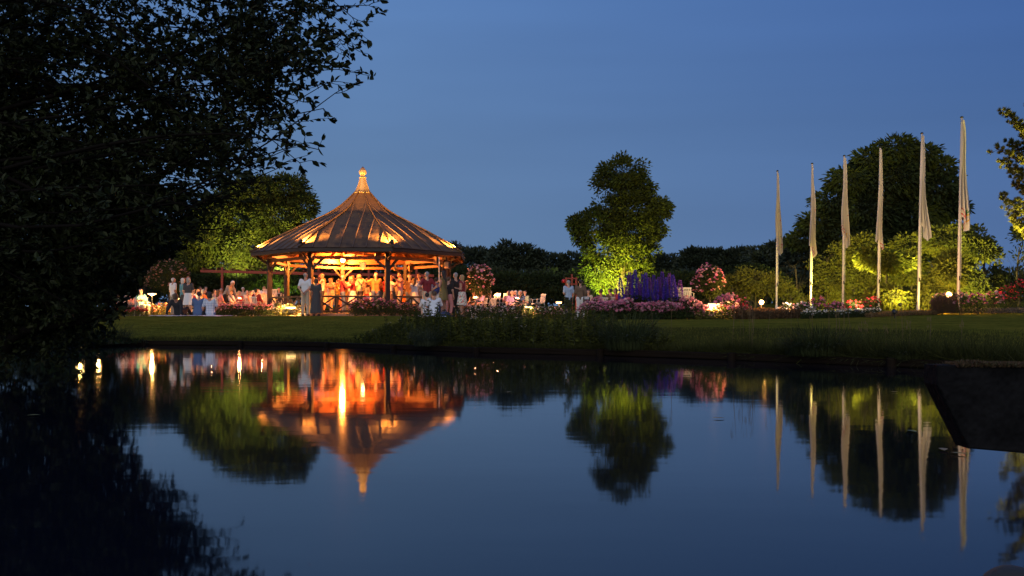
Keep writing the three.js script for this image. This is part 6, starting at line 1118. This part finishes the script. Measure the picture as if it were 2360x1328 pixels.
pathLamp('flat garden lamp beside the trouser legs of the couple by the bed', 1288, 697, 34.4, 9, [1, 0.55, 0.2], 3, 0.12);
const TABLE = std(0.3, 0.27, 0.24, 0.7);
// little lamps on tables among the audience
function table(label, px, py, d, I) {
  const top = at(px, py, d), g = groundY(top.x, top.z), y = Math.max(0.72, top.y - g - 0.16), t = thing('garden_table', 'white round table ' + label, 'table', V(top.x, g, top.z), 0, 'round tables in the audience');
  mesh('table_top', lathe([[0, y - 0.03], [0.42, y - 0.03], [0.44, y - 0.015], [0.42, y], [0, y]], 26), TABLE, t); mesh('column', lathe([[0, 0], [0.03, 0], [0.03, y - 0.03], [0, y - 0.03]], 12), WHITE, t); mesh('foot', lathe([[0, 0], [0.26, 0], [0.25, 0.03], [0.05, 0.06], [0, 0.06]], 18), WHITE, t);
  const l = thing('table_lamp', 'small glowing lamp on the white round table ' + label, 'lamp', V(top.x, g + y, top.z), 0, 'lamps on the audience tables');
  mesh('stem', lathe([[0, 0], [0.06, 0], [0.05, 0.015], [0.012, 0.03], [0.012, 0.13], [0, 0.13]], 12), BLACK, l); mesh('lamp_shade', lathe([[0, 0.205], [0.06, 0.2], [0.12, 0.14], [0.115, 0.125], [0, 0.13]], 16), glow(1, 0.55, 0.22, 2.2), l);
  point(V(top.x, g + y + 0.3, top.z), 1, 0.36, 0.13, I * 1.5, 4);
}
table('beside the woman in orange', 551, 688, 44, 4);
table('before the white chairs near the post', 600, 690, 43, 7);
table('behind the picnicker in checked shirt', 484, 686, 43.6, 7);
table('between purple top and pink shirt', 1143, 681, 42, 5);
table('before the blue top', 1192, 688, 39.6, 4.5);
table('under the peach rose tree', 1096, 692, 39, 5);
// round floodlights in the beds, facing the pond
{
  const a = at(1755, 697, 32.6), b = at(2187, 680, 31.2);
  floodlight('floodlight', 'star-bright round floodlight in the bed by the first flagpole', a, V(-0.05, -0.05, 1), 0.095, 4, [1, 0.56, 0.16], a.y - groundY(a.x, a.z), 'round floodlights in the beds');
  point(a.clone().add(V(0, 0.05, 0.28)), 1, 0.42, 0.10, 32, 3);
  floodlight('floodlight', 'wide oval floodlight in the bed between the last two flagpoles', b, V(-0.2, 0.1, 1), 0.11, 4, [1, 0.6, 0.2], b.y - groundY(b.x, b.z), 'round floodlights in the beds');
  point(b.clone().add(V(-0.05, 0.1, 0.32)), 1, 0.48, 0.12, 28, 3);
}
// uplights hidden among the plants: they wash trees, shrubs and flags
const uplights = [
  // [px, d, height, target px, py, d, colour, candela, half angle, label]
  [1405, 58.6, 0.35, 1425, 625, 61.2, [1, 0.80, 0.09], 950, 0.66, 'squat uplight among the seated guests, washing the round tree'],
  [1385, 59.6, 0.3, 1400, 630, 62, [0.85, 1, 0.14], 480, 0.8, 'squat uplight at the foot of the round tree'],
  [655, 54.9, 2.5, 640, 530, 58.4, [1, 0.88, 0.2], 180, 1.0, 'uplight on a stake behind the pergola washing the broad tree'],
  [545, 54.9, 2.5, 540, 540, 58.4, [1, 0.88, 0.2], 170, 1.0, 'uplight on a stake behind the crowd washing the broad tree'],
  [2075, 37.6, 0.25, 2060, 620, 40.5, [1, 0.80, 0.14], 90, 0.9, 'squat uplight before the glowing yellow bush'],
  [1935, 40.5, 0.25, 1930, 560, 48, [1, 0.78, 0.14], 680, 0.95, 'squat uplight behind the third flagpole'],
  [2140, 39.0, 0.25, 2190, 560, 42, [1, 0.80, 0.14], 620, 1.0, 'squat uplight between the last two flagpoles'],
  [1815, 30.8, 0.2, 1850, 470, 43, [1, 0.70, 0.32], 300, 0.5, 'squat uplight washing the first flagpoles'],
  [1975, 30.2, 0.2, 2000, 450, 39, [1, 0.70, 0.32], 190, 0.5, 'squat uplight washing the middle flagpoles'],
  [2062, 28.4, 0.2, 2150, 420, 34.5, [1, 0.70, 0.32], 150, 0.5, 'squat uplight washing the last flagpoles'],
  [1750, 33.4, 0.4, 1742, 620, 47, [1, 0.55, 0.12], 210, 1.0, 'squat uplight behind the star-bright floodlight'],
  [2168, 34.2, 0.4, 2172, 640, 37.5, [1, 0.68, 0.14], 90, 1.0, 'squat uplight behind the wide oval floodlight'],
  [2420, 29.2, 0.2, 2338, 420, 30.0, [1, 0.82, 0.14], 760, 0.47, 'squat uplight washing the pine boughs'],
  [640, 54.2, 0.3, 648, 655, 57, [0.8, 1, 0.14], 120, 0.8, 'squat uplight on the hedge behind the corner post'],
];
uplights.forEach(([px, d, h, tx, ty, td, col, I, ang, label]) => {
  const g = onGround(px, d), p = g.clone().add(V(0, h, 0)), to = at(tx, ty, td), v = to.clone().sub(p).normalize(), t = thing('uplight', label, 'floodlight', g, 0, 'uplights hidden among the plants'), q = new THREE.Quaternion().setFromUnitVectors(V(0, 0, 1), v);
  mesh('stake', beam(V(0, -0.1, 0), V(0, h - 0.05, 0), 0.025, 0.025), BLACK, t);
  const hs = mesh('housing', lathe([[0, -0.07], [0.05, -0.065], [0.075, 0], [0.08, 0.05], [0.072, 0.05], [0.06, 0.01], [0, 0.01]], 14).rotateX(PI / 2), BLACK, t); hs.position.set(0, h, 0); hs.quaternion.copy(q);
  mesh('lamp_lens', lathe([[0, 0.04], [0.066, 0.035], [0.07, 0.02], [0, 0.018]], 14).rotateX(PI / 2), glow(...col, 6), hs);
  spot(p.clone().addScaledVector(v, 0.09), to, ...col, I, ang, 0.7, 2.5);
});

renderer.render(scene, camera);
